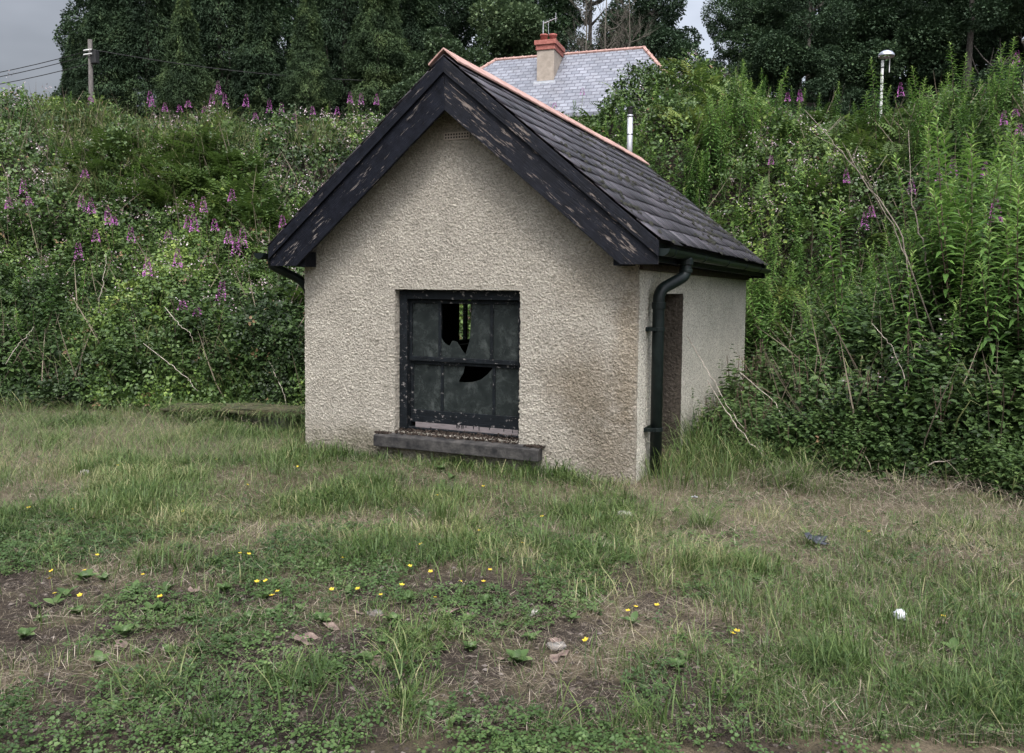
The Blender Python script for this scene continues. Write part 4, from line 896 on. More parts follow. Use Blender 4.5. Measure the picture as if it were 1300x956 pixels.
# flowering fireweed: individuals
def spike(seed, H, L, full):
    g = np.random.default_rng(seed); nf = full; t = g.random(nf) ** .9; a_ = g.uniform(0, 6.28, nf); r_ = .042 * (1 - t) ** .7 + .012
    P = np.stack([np.cos(a_) * r_, np.sin(a_) * r_, H - .04 + t * L], 1); A_ = np.stack([np.cos(a_), np.sin(a_), .5 - t * 0 + g.normal(0, .4, nf)], 1)
    v, ps, vv = inst(*fold(), P, basis(A_, g.normal(size=(nf, 3))), .027 * (1 - .6 * t), .75 - .65 * t + g.normal(0, .12, nf)); ac = Acc(); ac.add(v, ps, vv); me = ac.mesh('flower_spike'); me.materials.append(M['magenta']); return me
FIRE = []
for k, (h_, L, fl_) in enumerate(((1.15, .21, 130), (1.3, .28, 150), (1.05, .15, 100), (1.2, .30, 100))):
    lm, sm = willow(300 + k, h_, 46, .12); FIRE.append((('leaves', lm), ('stem', sm), ('flower_spike', spike(400 + k, h_, L, fl_))))
FH = [1.30, 1.50, 1.15, 1.44]
def solve(px, py, hp_, w0=7.0, w1=27.0):
    w = np.linspace(w0, w1, 400); x, y = PW(px, w); d = dist_flat(x, y); z = ground(x, y) + hp_; yy = 369 - (z - EYE) / w * FPX
    k = np.where((d > .3) & (yy <= py))[0]; i = k[0] if len(k) else int(np.argmin(np.where(d > .3, yy, 1e9))); return x[i], y[i], ground(x[i:i + 1], y[i:i + 1])[0]
fl_pts = dict(sky=[(195, 92), (200, 108), (210, 106), (245, 98), (264, 112), (281, 114), (296, 112), (310, 108), (330, 88), (341, 112), (358, 118), (370, 100), (400, 98), (428, 96), (475, 108), (270, 104), (445, 100), (458, 108), (124, 116), (232, 108)],
    mid=[(33, 243), (42, 256), (17, 258), (110, 230), (108, 254), (123, 258), (240, 262), (262, 255), (296, 252), (124, 295), (154, 276), (150, 288), (240, 285), (251, 288), (278, 283), (288, 303), (307, 303), (303, 312), (362, 276), (102, 318), (188, 334), (206, 332), (224, 326), (232, 384), (247, 388), (264, 362), (212, 300), (170, 290)],
    right=[(994, 120), (1008, 116), (974, 192), (1188, 210), (1205, 207), (1270, 58), (1296, 50), (1260, 137), (1276, 137), (1283, 160), (1103, 262), (1268, 247), (1075, 210), (700, 78), (732, 112), (1135, 112), (1240, 200), (1152, 225), (1090, 275)])
lab = dict(sky='tall fireweed with magenta flower spike along the skyline of the left bank', mid='magenta flowering fireweed among brambles halfway up the left bank', right='magenta flowering fireweed among the green shoots right of the hut')
for z_, pts in fl_pts.items():
    for i, (px, py) in enumerate(pts):
        k = random.randrange(4); x_, y_, g_ = solve(px, py, FH[k] * 1.0)
        plant('fireweed', FIRE[k], (x_, y_, g_ - .02), random.uniform(0, 6.28), random.uniform(.95, 1.1), (random.gauss(0, .05), random.gauss(0, .05)), lab[z_], 'fireweed', {'sky': 'fireweed on the left skyline', 'mid': 'fireweed halfway up the left bank', 'right': 'fireweed on the right bank'}[z_])

# nettles close to the hut's side wall and along the foot of the right bank
def nettle(seed, H):
    g = np.random.default_rng(seed); ac = Acc(); tv, tf = ovate(.30)
    for s_ in range(6):
        hx, hy = g.normal(0, .10, 2); lean = g.normal(0, .22, 2); h_ = H * g.uniform(.6, 1); nl = 18; t = np.linspace(.15, 1, nl)
        a_ = np.arange(nl) * (math.pi / 2 + .05) + (np.arange(nl) % 2) * math.pi; P = np.stack([hx + lean[0] * h_ * t, hy + lean[1] * h_ * t, h_ * t], 1)
        A_ = np.stack([np.cos(a_), np.sin(a_), -.75 + t * .9], 1); v, ps, vv = inst(tv, tf, P, basis(A_, np.tile([0, 0, 1.], (nl, 1)) + g.normal(0, .3, (nl, 3))), .125 * np.interp(t, [0, .6, 1], [1, .9, .45]), .3 + .3 * t + g.normal(0, .1, nl)); ac.add(v, ps, vv)
    me = ac.mesh('leaves'); me.materials.append(M['nettle']); b = B()
    for s_ in range(4): b.tube([(random.gauss(0, .05), random.gauss(0, .05), 0), (random.gauss(0, .12), random.gauss(0, .12), H * .8)], [.005, .003], 5)
    sm = bpy.data.meshes.new('stem'); sm.from_pydata(b.v, [], b.f); sm.update(); sm.materials.append(M['red_cane']); return (('leaves', me), ('stem', sm))
NET = [nettle(500 + k, h_) for k, h_ in enumerate((.8, 1.05, .65))]
for x_, y_, s_ in ((.16, 2.15, .55), (.22, 2.5, .7), (.14, 2.8, .6), (.28, 3.0, .85), (.18, 3.4, .8), (.30, 2.25, .6), (.35, 3.6, 1.0), (.2, 4.0, .95), (.4, 4.4, 1.1), (.3, 5.0, 1.2), (.22, 1.95, .42), (.50, 1.7, .6), (.62, 1.5, .5), (.45, 2.9, .9), (.42, 2.05, .75), (.62, 2.6, .95), (.50, 3.3, 1.0), (.75, 2.0, .8), (.85, 1.5, .7), (1.15, 1.25, .75), (.65, 4.1, 1.2), (.8, 1.25, .5), (.7, 1.9, .8), (.55, 2.3, .8), (1.0, 2.9, 1.0), (1.3, 1.9, .95), (.35, 2.6, .6), (1.5, 1.3, .7), (.45, 4.9, 1.1), (1.9, 1.5, .9), (.95, .95, .42), (2.4, 1.35, .85), (2.9, 1.5, 1.0), (1.7, .95, .5), (3.4, 1.7, 1.0)):
    plant('nettle', random.choice(NET), (x_, y_, gz_(x_, y_) - .02), random.uniform(0, 6), s_ * 1.1, (0, 0), 'leafy green nettle clump at the foot of the bank beside the hut side wall', 'nettle', 'nettles beside the hut')
a = Acc()
for j, nt_ in enumerate(NET):
    me = nt_[0][1]; co = np.empty(len(me.vertices) * 3); me.vertices.foreach_get('co', co); av = np.empty(len(me.vertices)); me.attributes['v'].data.foreach_get('value', av); tv = co.reshape(-1, 3); k6 = len(tv) // 6
    tff = [np.concatenate([f + 6 * i for i in range(k6)]) for f in ovate()[1]]
    for n_, px0, px1, w0, w1, dm in ((300, 880, 1400, 6.4, 11.5, -.05), (110, 880, 1400, 6.4, 8.0, -.05), (260, 855, 990, 7.9, 12, -.05), (150, 860, 1400, 11, 18, .5), (130, -60, 400, 10, 15, .2)):
        x, y, d, px, w = bankpts(n_, px0, px1, w0, w1, dm); k = (dist_flat(x, y + .2) > .35 * fbm(x * 1.3, y * 1.3, 171, 2) - .08) & (dist_flat(x, y + .3) > 0) & (fbm(x * 1.1 + 9, y * 1.1, 173, 2) > .38) & ~((x < .16) & (x > -4.3)); x, y, d = x[k], y[k], d[k]; n2 = len(x); sc_ = rng.uniform(.5, 1.15, n2) * (.5 + .5 * sst(0, .6, d))
        v, ps, vv = inst(tv, tff, np.stack([x, y, ground(x, y) + mound(x, y, d) * .35], 1), rotz(rng.uniform(0, 6.28, n2)), sc_, rng.normal(-.12, .12, n2), av); a.add(v, ps, vv)
setp(link('nettle_bed', a.mesh('nettle_bed'), M['nettle']), 'dark leafy nettles and weeds crowding the foot of the bank', 'undergrowth', kind='stuff')
a = Acc()   # withered upright stems standing through the green
for n_, px0, px1, w0, w1 in ((1500, 860, 1400, 6.8, 20), (1300, -60, 450, 10, 22)):
    x, y, d, px, w = bankpts(n_, px0, px1, w0, w1, .1); k = d < 9; x, y, d = x[k], y[k], d[k]; n2 = len(x); A_ = np.stack([rng.normal(0, .45, n2), rng.normal(0, .45, n2), np.ones(n2)], 1)
    v, ps, vv = inst(*lance(.12, .006), np.stack([x, y, ground(x, y) + mound(x, y, d) * .4], 1), basis(A_, rng.normal(size=(n2, 3))), rng.uniform(.5, 1.3, n2), rng.uniform(0, .55, n2)); a.add(v, ps, vv)
setp(link('withered_stems', a.mesh('withered_stems'), M['straw']), 'thin withered brown stems standing all through the bank growth', 'dead stems', kind='stuff')
a = Acc()   # patches of larger bright leaves
for n_, px0, px1, w0, w1, thr in ((9000, -60, 460, 10, 22, .56), (9000, 860, 1400, 8, 22, .56), (4000, 600, 900, 14, 22, .5)):
    x, y, d, px, w = bankpts(n_, px0, px1, w0, w1, .5); k = (fbm(x * .9 + 11, y * .9, 151, 2) > thr) & (d < 10); x, y, d = x[k], y[k], d[k]; n2 = len(x)
    P = np.stack([x, y, ground(x, y) + mound(x, y, d) * rng.uniform(.75, 1.0, n2) + rng.uniform(0, .25, n2)], 1); v, ps, vv = inst(*trefoil(.38), P, basis(rng.normal(size=(n2, 3)) + np.array([0, -.5, -.2]), np.array([0, -.35, 1.]) + rng.normal(0, .4, (n2, 3))), rng.uniform(.08, .15, n2), np.clip(rng.normal(.55, .2, n2), 0, 1)); a.add(v, ps, vv)
setp(link('broad_leaves', a.mesh('broad_leaves'), M['weed']), 'patches of larger fresh green leaves among the bank brambles', 'undergrowth', kind='stuff')
# bare canes and dead branches
def cane(pts, r0, r1, m_, lab, name='dead_cane', grp=None, twigs=0):
    P_ = bend(pts, 6); n2 = len(P_); b = B(); P_ = [q_ + Vector((random.gauss(0, .008), random.gauss(0, .008), random.gauss(0, .008))) for q_ in P_]
    b.tube(P_, [r0 + (r1 - r0) * i / (n2 - 1) for i in range(n2)], 6)
    for _ in range(twigs):
        i = random.randrange(n2 // 3, n2); q_ = P_[i]; b.tube([q_, q_ + Vector((random.uniform(-.2, .2), random.uniform(-.2, .2), random.uniform(.05, .3)))], [r1 * 1.2, r1 * .5], 5)
    o = b.obj(name, m_, smooth=True); return setp(o, lab, 'dead stem' if name != 'bramble_cane' else 'bramble cane', grp)
def W3(px, py, w): x_, y_ = PW(px, w); return (x_, y_, EYE + (369 - py) / FPX * w)
cane([W3(1200, 420, 8.4), W3(1165, 300, 8.7), W3(1150, 240, 8.9), W3(1143, 165, 9.3)], .009, .003, M['old_wood'], 'tall pale bare branch standing upright among the green shoots at right', 'dead_branch', None, 4)
cane([W3(1190, 430, 8.2), W3(1130, 270, 8.3), W3(1060, 190, 8.6), W3(1015, 140, 9.0)], .008, .003, M['old_wood'], 'long bare branch arching up to the left over the right bank', 'dead_branch', None, 5)
cane([W3(1170, 420, 7.9), W3(1140, 300, 8.0), W3(1095, 230, 8.1), W3(1068, 190, 8.2)], .006, .0025, M['old_wood'], 'thinner bare branch leaning left beside the tall upright one', 'dead_branch', None, 3)
cane([W3(1150, 600, 7.6), W3(1155, 480, 7.6), W3(1130, 430, 7.7), W3(1106, 408, 7.8)], .005, .0025, M['dead_wood'], 'pale stem rising and bending left above the white blossom at right', 'dead_branch', None, 0)
cps = [[(945, 475, 9.3), (1010, 515, 8.6), (1060, 570, 8.0), (1120, 590, 7.5)], [(940, 470, 8.8), (985, 505, 8.5), (1005, 540, 8.1), (1010, 560, 8.0)], [(900, 480, 8.6), (935, 535, 8.0), (965, 570, 7.7), (985, 590, 7.5)], [(1110, 545, 7.8), (1180, 560, 7.4), (1250, 545, 7.2), (1310, 540, 7.2)],
       [(1130, 595, 7.4), (1200, 582, 7.1), (1260, 576, 7.0), (1320, 574, 7.0)], [(1125, 605, 7.3), (1100, 550, 7.6), (1085, 520, 7.8), (1080, 500, 7.9)], [(1050, 460, 9.0), (1110, 472, 8.6), (1170, 478, 8.2), (1260, 470, 8.0)], [(1210, 540, 7.4), (1240, 520, 7.5), (1290, 517, 7.5), (1330, 525, 7.5)],
       [(1180, 636, 6.9), (1230, 610, 7.0), (1280, 590, 7.0), (1330, 560, 7.2)], [(1120, 560, 7.6), (1130, 590, 7.3), (1140, 615, 7.0), (1165, 640, 6.8)], [(850, 380, 9.3), (900, 470, 8.7), (930, 520, 8.3), (980, 580, 7.7)], [(1265, 445, 8.0), (1285, 460, 7.9), (1300, 468, 7.9), (1330, 480, 7.9)]]
for i, c in enumerate(cps):
    cane([W3(*q_) for q_ in c], .005, .0025, M['dead_wood'] if i % 3 else M['red_cane'], 'thin bare cane arching low through the undergrowth right of the hut', 'bramble_cane', 'arching canes right of the hut')
LST = []
for i, c in enumerate([[(125, 400, 11), (130, 370, 11), (134, 345, 11.2), (137, 330, 11.3)], [(180, 440, 11), (220, 470, 10.6), (240, 490, 10.4), (250, 500, 10.3)], [(210, 395, 11.2), (225, 415, 11), (240, 425, 10.9), (245, 440, 10.8)], [(5, 470, 10.8), (20, 445, 11), (35, 430, 11.1), (45, 420, 11.2)], [(340, 460, 10.8), (350, 480, 10.5), (358, 500, 10.3), (362, 520, 10.1)]]):
    LST.append(cane([W3(*q_) for q_ in c], .005, .0025, M['dead_wood'], 'thin pale withered stalk in the left brambles', 'withered_stalk', 'withered stalks in the left brambles'))
# low mossy stone ledge at the foot of the left bank
def rocky(name, sx, sy, sz, loc, rz, mt, seed, rough=.10, power=.5, **k):
    g = np.random.default_rng(seed); b = B(); nn, mm = 12, 8; vs = []; fs = []
    for i in range(mm + 1):
        ph = math.pi * i / mm
        for j in range(nn):
            t = 2 * math.pi * j / nn; c = np.array([math.sin(ph) * math.cos(t), math.sin(ph) * math.sin(t), math.cos(ph)]); c = np.sign(c) * np.abs(c) ** power * (1 + g.normal(0, rough))
            vs.append((c[0] * sx, c[1] * sy, c[2] * sz))
    for i in range(mm):
        for j in range(nn): fs.append((i * nn + j, (i + 1) * nn + j, (i + 1) * nn + (j + 1) % nn, i * nn + (j + 1) % nn))
    b.add(vs, fs); o = b.obj(name, mt, smooth=True); o.location = loc; o.rotation_euler = (0, 0, rz); return setp(o, **k)
M['mossy'] = plain('mossy_stone', (.022, .028, .010), (.10, .085, .045), 9, .95, 0, .03)
x_, y_ = PW(338, 10.0); rocky('stone_slab', .62, .30, .045, (x_, y_, .19), R(4), M['mossy'], 1, label='mossy flat stone slab at the foot of the bank beside the hut left wall', cat='stone slab')
x_, y_ = PW(248, 10.4); rocky('stone_slab', .38, .25, .04, (x_, y_, .15), R(10), M['mossy'], 2, label='low stone slab under the brambles, left of the mossy one beside the hut', cat='stone slab')
x_, y_ = PW(345, 10.1); rocky('stone', .45, .22, .10, (x_, y_, .05), R(-4), M['stone'], 3, label='dark stone under the mossy slab beside the hut left wall', cat='stone')

a = Acc()
for (pxs, ws, sx_, sy_, zt) in ((338, 10.0, .60, .28, .23), (248, 10.4, .45, .24, .19)):
    n2 = 2200; x0_, y0_ = PW(pxs, ws); x = x0_ + rng.uniform(-sx_, sx_, n2); y = y0_ + rng.uniform(-sy_, sy_ * 1.3, n2); an = rng.uniform(0, 6.28, n2); A_ = np.stack([np.cos(an), np.sin(an) - .5, rng.normal(.05, .35, n2)], 1)
    v, ps, vv = inst(*lance(.5, .02), np.stack([x, y, zt - .05 + rng.uniform(0, .05, n2)], 1), basis(A_, np.tile([0, 0, 1.], (n2, 1))), rng.uniform(.04, .20, n2), np.clip(rng.normal(.5, .25, n2), 0, 1)); a.add(v, ps, vv)
setp(link('moss_and_straw', a.mesh('moss_and_straw'), M['grassm']), 'mossy grass and straw lying over the stone slabs beside the hut', 'moss', kind='stuff')

# ------------------------------------------------------------------ grass, clover and litter of the foreground
def fieldpts(n_, w0=3.0, w1=11.6, px0=-160, px1=1460):
    px = rng.uniform(px0, px1, n_); w = w0 + (w1 - w0) * rng.random(n_); x, y = PW(px, w); d = dist_flat(x, y)
    k = (d < .35) & ~((x > -HW - .02) & (x < .02) & (y > -.005) & (y < HD)) ; k &= ~((x < .3) & (x > -4.0) & (y > .3) & (y < 6.4) & (x < -3.5))
    return x[k], y[k], px[k], w[k]
a = Acc()
x, y, px, w = fieldpts(520000)
tuft = fbm(x * 1.6, y * 1.6, 121, 3); fine_ = fbm(x * 6, y * 6, 125, 2); so_ = soilness(x, y); sn = strawness(x, y)
base_ = .30 + .9 * sst(.42, .68, tuft) + .55 * sst(.52, .75, fine_); base_ += .35; base_ *= (1 - .92 * sst(.25, .7, so_)) * (1 - .45 * sn) * (1 - .55 * sst(5.6, 4.8, w) * sst(930, 830, px)); base_ += .7 * sst(860, 1000, px) * sst(5.3, 4.6, w) * sst(.3, .55, fbm(x * 3, y * 3, 129, 2))
k = rng.random(len(x)) < base_ * .58; x, y, px, w, tuft, sn = x[k], y[k], px[k], w[k], tuft[k], sn[k]; n2 = len(x)
hgt = (.030 + .060 * sst(.45, .75, tuft) + .07 * rng.random(n2) ** 2) * rng.uniform(.5, 1.3, n2) * (1 - .25 * sn)
edge = np.minimum(np.abs(y) + (x > 0) * 9 + (x < -HW) * 9, 9); hgt = np.where(edge < .35, hgt * 1.35 + .03, hgt)
P = np.stack([x, y, ground(x, y) - .004], 1); val = .46 + .9 * (fbm(x * 1.1, y * 1.1, 131, 3) - .5) + rng.normal(0, .20, n2) + .18 * (sn > .6)
sel = rng.integers(0, 3, n2)
for j, (bb_, wd) in enumerate(((.35, .030), (.8, .026), (1.5, .024))):
    q_ = sel == j; v, ps, vv = inst(*blade(bb_, wd), P[q_], rotz(rng.uniform(0, 6.28, q_.sum())), hgt[q_], np.clip(val[q_], 0, 1)); a.add(v, ps, vv)
px = rng.uniform(-160, 420, 7000); w = 11.8 - 4.2 * rng.random(7000) ** 1.5; x, y = PW(px, w); k = (dist_flat(x, y) < .5) & (x < -HW - .05); x, y = x[k], y[k]; n2 = len(x)
v, ps, vv = inst(*blade(1.7, .012), np.stack([x, y, ground(x, y) - .004], 1), rotz(rng.normal(.6, 1.2, n2)), rng.uniform(.06, .24, n2), np.clip(rng.normal(.52, .24, n2), 0, 1)); a.add(v, ps, vv)
for cx_, cy_, k_, h_ in ((.10, .12, 60, .34), (.22, .30, 90, .40), (.34, .75, 110, .38), (.55, .55, 80, .30), (.5, 1.1, 120, .42), (.12, 1.0, 70, .34), (.8, .9, 120, .36), (1.05, 1.05, 140, .40), (1.35, .85, 110, .34), (.95, .55, 80, .25), (1.7, 1.05, 130, .36), (2.1, .8, 80, .26), (2.5, 1.1, 120, .36), (3.0, .95, 110, .34), (3.4, 1.2, 90, .32), (.30, 1.5, 120, .45), (.15, 1.9, 90, .5), (-3.62, -.05, 60, .22), (-3.75, .3, 90, .30), (-4.0, .75, 120, .32), (-4.6, .9, 110, .28), (-5.3, .85, 110, .28), (-6.0, .75, 110, .28), (-6.8, .7, 110, .30), (-7.5, .5, 110, .30), (-8.3, .35, 110, .32), (-9, .2, 110, .3)):
    an = rng.uniform(0, 6.28, k_); rr = np.abs(rng.normal(0, .16, k_)); x = cx_ + rr * np.cos(an) * 1.6; y = cy_ + rr * np.sin(an); kk = ~((x < .02) & (x > -HW - .02) & (y > -.01)); x, y, an = x[kk], y[kk], an[kk]; n2 = len(x)
    for bb_ in (.5, 1.3):
        q_ = rng.random(n2) < .5; v, ps, vv = inst(*blade(bb_, .012), np.stack([x, y, ground(x, y) - .005], 1)[q_], rotz(an[q_] - 1.57 + rng.normal(0, .9, q_.sum())), h_ * rng.uniform(.35, 1.1, q_.sum()), np.clip(rng.normal(.55, .22, q_.sum()), 0, 1)); a.add(v, ps, vv)
# dense lush tufts
tp = [(880, 4.9), (950, 4.3), (1000, 4.1), (1060, 4.2), (1070, 4.6), (1130, 4.2), (985, 3.75), (1180, 3.9), (1250, 4.3), (1040, 5.4), (690, 5.3), (760, 4.9), (730, 5.6), (830, 6.0), (480, 6.9), (560, 5.9), (585, 5.9), (230, 6.6), (180, 6.1), (620, 6.6), (1010, 7.1), (1070, 7.0), (1110, 5.2), (900, 5.8), (1280, 3.6), (1100, 3.7), (350, 7.4), (420, 8.1), (100, 7.4), (40, 6.6), (300, 8.4), (700, 6.3), (200, 8.8), (60, 8.5), (980, 7.2), (1040, 6.9), (852, 6.95), (905, 7.0)]
for px_t, w_t in tp:
    m2 = random.randint(60, 170); x_, y_ = PW(px_t, w_t); rr = np.abs(rng.normal(0, random.uniform(.08, .22), m2)); an = rng.uniform(0, 6.28, m2); x = x_ + rr * np.cos(an); y = y_ + rr * np.sin(an)
    kk = ~((x < .02) & (x > -HW) & (y > -.01)); x, y, an, rr = x[kk], y[kk], an[kk], rr[kk]; m2 = len(x); big = 1.25 if w_t > 6.8 and px_t > 830 else 1
    P = np.stack([x, y, ground(x, y) - .005], 1); v, ps, vv = inst(*blade(random.choice((.45, .75, 1.1)), .013), P, rotz(an - 1.57 + rng.normal(0, 1.1, m2)), rng.uniform(.07, .26, m2) * big * (.6 + .4 * random.random()), np.clip(rng.normal(.5, .14, m2), 0, 1)); a.add(v, ps, vv)
setp(link('grass', a.mesh('grass'), M['grassm']), 'rough green grass growing over the ground before the hut', 'grass', kind='stuff')

a = Acc(); x, y, px, w = fieldpts(420000); sn = strawness(x, y); k = rng.random(len(x)) < (.22 + .55 * sn ** 1.1); x, y, px, w = x[k], y[k], px[k], w[k]; n2 = len(x)
ang = rng.uniform(0, 6.28, n2); A_ = np.stack([np.cos(ang), np.sin(ang), np.abs(rng.normal(.06, .22, n2))], 1); P = np.stack([x, y, ground(x, y) + rng.uniform(.002, .035, n2)], 1)
v, ps, vv = inst(*lance(-.05, .011), P, basis(A_, np.tile([0, 0, 1.], (n2, 1))), rng.uniform(.03, .13, n2) * (1 - .5 * soilness(x, y)), np.clip(rng.normal(.42, .24, n2), 0, 1)); a.add(v, ps, vv)
n2 = 200; x, y, px, w = fieldpts(n2); n2 = len(x); ang = rng.uniform(0, 6.28, n2); A_ = np.stack([np.cos(ang), np.sin(ang), rng.uniform(0, .5, n2)], 1)
v, ps, vv = inst(*lance(.1, .004), np.stack([x, y, ground(x, y) + .01], 1), basis(A_, np.tile([0, 0, 1.], (n2, 1))), rng.uniform(.12, .38, n2), rng.uniform(.2, .8, n2)); a.add(v, ps, vv)
# straw and long dead blades along the foot of both banks
for n_, px0, px1, w0, w1 in ((5500, 860, 1400, 6.4, 8.2), (4500, -100, 400, 8.8, 11.5)):
    px = rng.uniform(px0, px1, n_); w = rng.uniform(w0, w1, n_); x, y = PW(px, w); d = dist_flat(x, y); k = (d < .6) & ((d > 0) | (dist_flat(x, y + .9) > 0)) & ~((x < .02) & (x > -HW) & (y > 0)); x, y, d = x[k], y[k], d[k]; n2 = len(x)
    ang = rng.uniform(0, 6.28, n2); A_ = np.stack([np.cos(ang), np.sin(ang), np.abs(rng.normal(.15, .35, n2))], 1)
    v, ps, vv = inst(*lance(.3, .007), np.stack([x, y, ground(x, y) + rng.uniform(0, .12, n2)], 1), basis(A_, np.tile([0, 0, 1.], (n2, 1))), rng.uniform(.10, .34, n2), np.clip(rng.normal(.30, .25, n2), 0, 1)); a.add(v, ps, vv)
setp(link('dead_grass', a.mesh('dead_grass'), M['straw']), 'dry straw coloured dead grass matted between the green tufts', 'dead grass', kind='stuff')

a = Acc(); x, y, px, w = fieldpts(200000, 2.8, 8.0); so_ = soilness(x, y); cz = (sst(6.6, 5.4, w) * sst(1000, 800, px) * .75 + .14) * (1 - .45 * sst(4.9, 4.2, w))
k = rng.random(len(x)) < cz * sst(.40, .62, fbm(x * 2.6, y * 2.6, 141, 3)) * (1.0 - .45 * sst(.6, 1, so_)); x, y, w = x[k], y[k], w[k]; n2 = len(x)
P = np.stack([x, y, ground(x, y) + rng.uniform(.008, .05, n2)], 1); A_ = np.stack([rng.normal(size=n2), rng.normal(size=n2), rng.normal(0, .25, n2)], 1)
v, ps, vv = inst(*trefoil(.42), P, basis(A_, np.tile([0, 0, 1.], (n2, 1)) + rng.normal(0, .35, (n2, 3))), rng.uniform(.010, .036, n2), np.clip(.45 + .9 * (fbm(x * 2, y * 2, 145, 2) - .5) + rng.normal(0, .15, n2), 0, 1)); a.add(v, ps, vv)
setp(link('clover', a.mesh('clover'), M['clover']), 'low carpet of small clover and buttercup leaves over the bare soil', 'clover', kind='stuff')
# small crumbs, twigs and leaf bits on the bare soil
a = Acc(); x, y, px, w = fieldpts(60000, 2.8, 6.5); k = rng.random(len(x)) < soilness(x, y); x, y = x[k], y[k]; n2 = len(x)
v, ps, vv = inst(tv := np.array([(-.5, 0, 0), (.5, 0, .1), (.4, .8, 0), (-.3, 1, .1), (0, .5, .4)]), [np.array([(0, 1, 4), (1, 2, 4), (2, 3, 4), (3, 0, 4)])], np.stack([x, y, ground(x, y)], 1), rotz(rng.uniform(0, 6.28, n2)), rng.uniform(.004, .008, n2) + .022 * rng.random(n2) ** 5, rng.random(n2)); a.add(v, ps, vv)
M['crumb'] = leafmat('soil_crumbs', [(0, (.018, .014, .012)), (.6, (.045, .037, .031)), (.9, (.085, .07, .06)), (1, (.16, .14, .125))], .95, 0, .1)
setp(link('soil_crumbs', a.mesh('soil_crumbs'), M['crumb']), 'loose dark soil crumbs and bits on the bare patches', 'soil crumbs', kind='stuff')

# broad leaved weeds in the bare patches: individuals
def rosette(seed, nl, L, lift, wd):
    g = np.random.default_rng(seed); a_ = np.arange(nl) * 2.4 + g.normal(0, .35, nl); A_ = np.stack([np.cos(a_), np.sin(a_), lift + g.normal(0, .18, nl)], 1)
    t = np.linspace(0, 1, 6); wv = np.array([.05, .5, .95, 1, .65, 0]) * wd; vs = []
    for i in range(6): vs += [(-wv[i], t[i], .12 * math.sin(t[i] * 3) + .06 * wv[i] * 3), (0, t[i], .12 * math.sin(t[i] * 3)), (wv[i], t[i], .12 * math.sin(t[i] * 3) + .06 * wv[i] * 3)]
    fs = [(i * 3 + c, i * 3 + c + 1, i * 3 + c + 4, i * 3 + c + 3) for i in range(5) for c in (0, 1)]
    v, ps, vv = inst(np.array(vs), [np.array(fs)], np.zeros((nl, 3)) + np.array([0, 0, .01]), basis(A_, np.tile([0, 0, 1.], (nl, 1)) + g.normal(0, .15, (nl, 3))), L * g.uniform(.4, 1.1, nl), np.clip(g.normal(.5, .18, nl), 0, 1)); ac = Acc(); ac.add(v, ps, vv); me = ac.mesh('weed', True); me.materials.append(M['weed']); return me
ROS = [rosette(600, 10, .08, .5, .24), rosette(601, 14, .085, .4, .20), rosette(602, 9, .085, .6, .24), rosette(603, 22, .08, .6, .28), rosette(604, 30, .07, .8, .2)]
wp = [(100, 745), (75, 765), (60, 775), (125, 745), (185, 790), (200, 785), (235, 800), (245, 840), (285, 830), (365, 795), (345, 790), (310, 835), (225, 665), (255, 665), (555, 835), (545, 815), (600, 830), (730, 795), (765, 785), (1050, 800), (560, 600), (575, 610), (170, 850), (120, 860), (215, 845), (20, 820), (35, 780), (860, 650), (870, 860), (880, 845), (150, 820), (310, 800), (420, 860), (40, 800), (90, 790), (130, 770), (165, 760), (205, 760), (260, 780), (280, 760), (330, 770), (380, 780), (405, 800), (440, 760), (500, 800), (520, 770), (640, 800), (680, 820), (700, 770), (620, 770), (660, 850), (330, 860), (470, 845), (810, 800), (1230, 830)]
for i, (px, py) in enumerate(wp):
    w = EYE * FPX / (py - 369); x_, y_ = PW(px, w)
    if -HW < x_ < 0 and y_ > -.05: continue
    o = bpy.data.objects.new('broadleaf_weed', random.choice(ROS)); COL.objects.link(o); o.location = (x_, y_, gz_(x_, y_)); o.rotation_euler = (0, 0, random.uniform(0, 6)); sc = random.uniform(.6, 1.05); o.scale = (sc,) * 3
    setp(o, 'small rosette of broad green leaves on the patchy soil, left foreground' if px < 450 else 'small rosette of broad green leaves in the middle or right foreground', 'weed', 'broadleaf weeds, left foreground' if px < 450 else 'broadleaf weeds, middle and right foreground')
# yellow flowers: individuals
b = B()
for k in range(5):
    a_ = k * 1.2566; c, s_ = math.cos(a_), math.sin(a_); b.add([(0, 0, .06), (c * .009 - s_ * .006, s_ * .009 + c * .006, .063), (c * .015, s_ * .015, .066), (c * .009 + s_ * .006, s_ * .009 - c * .006, .063)], [(0, 3, 2, 1)])
b.lathe([(.004, .060), (.005, .064), (.002, .067)], (0, 0, 0), 8)
yf = bpy.data.meshes.new('petals'); yf.from_pydata(b.v, [], b.f); yf.update(); yf.materials.append(M['yellow'])
b = B(); b.tube([(0, 0, 0), (.004, 0, .03), (0, 0, .061)], .0012, 5); ys_ = bpy.data.meshes.new('stem'); ys_.from_pydata(b.v, [], b.f); ys_.update(); ys_.materials.append(M['red_cane'])
yp = [(32, 647), (86, 650), (115, 704), (64, 727), (100, 725), (56, 740), (62, 755), (95, 757), (200, 763), (300, 703), (310, 704), (339, 740), (322, 741), (344, 764), (420, 748), (228, 648), (274, 584), (145, 591), (307, 617), (518, 717), (548, 726), (456, 747), (509, 746), (483, 755), (553, 760), (623, 727), (616, 739), (585, 740), (540, 691), (612, 674), (664, 690), (615, 618), (936, 805), (945, 803), (813, 773), (842, 772), (1116, 670), (1210, 778), (757, 818), (805, 775), (350, 756), (378, 592), (555, 630), (692, 657), (430, 712), (175, 730)]
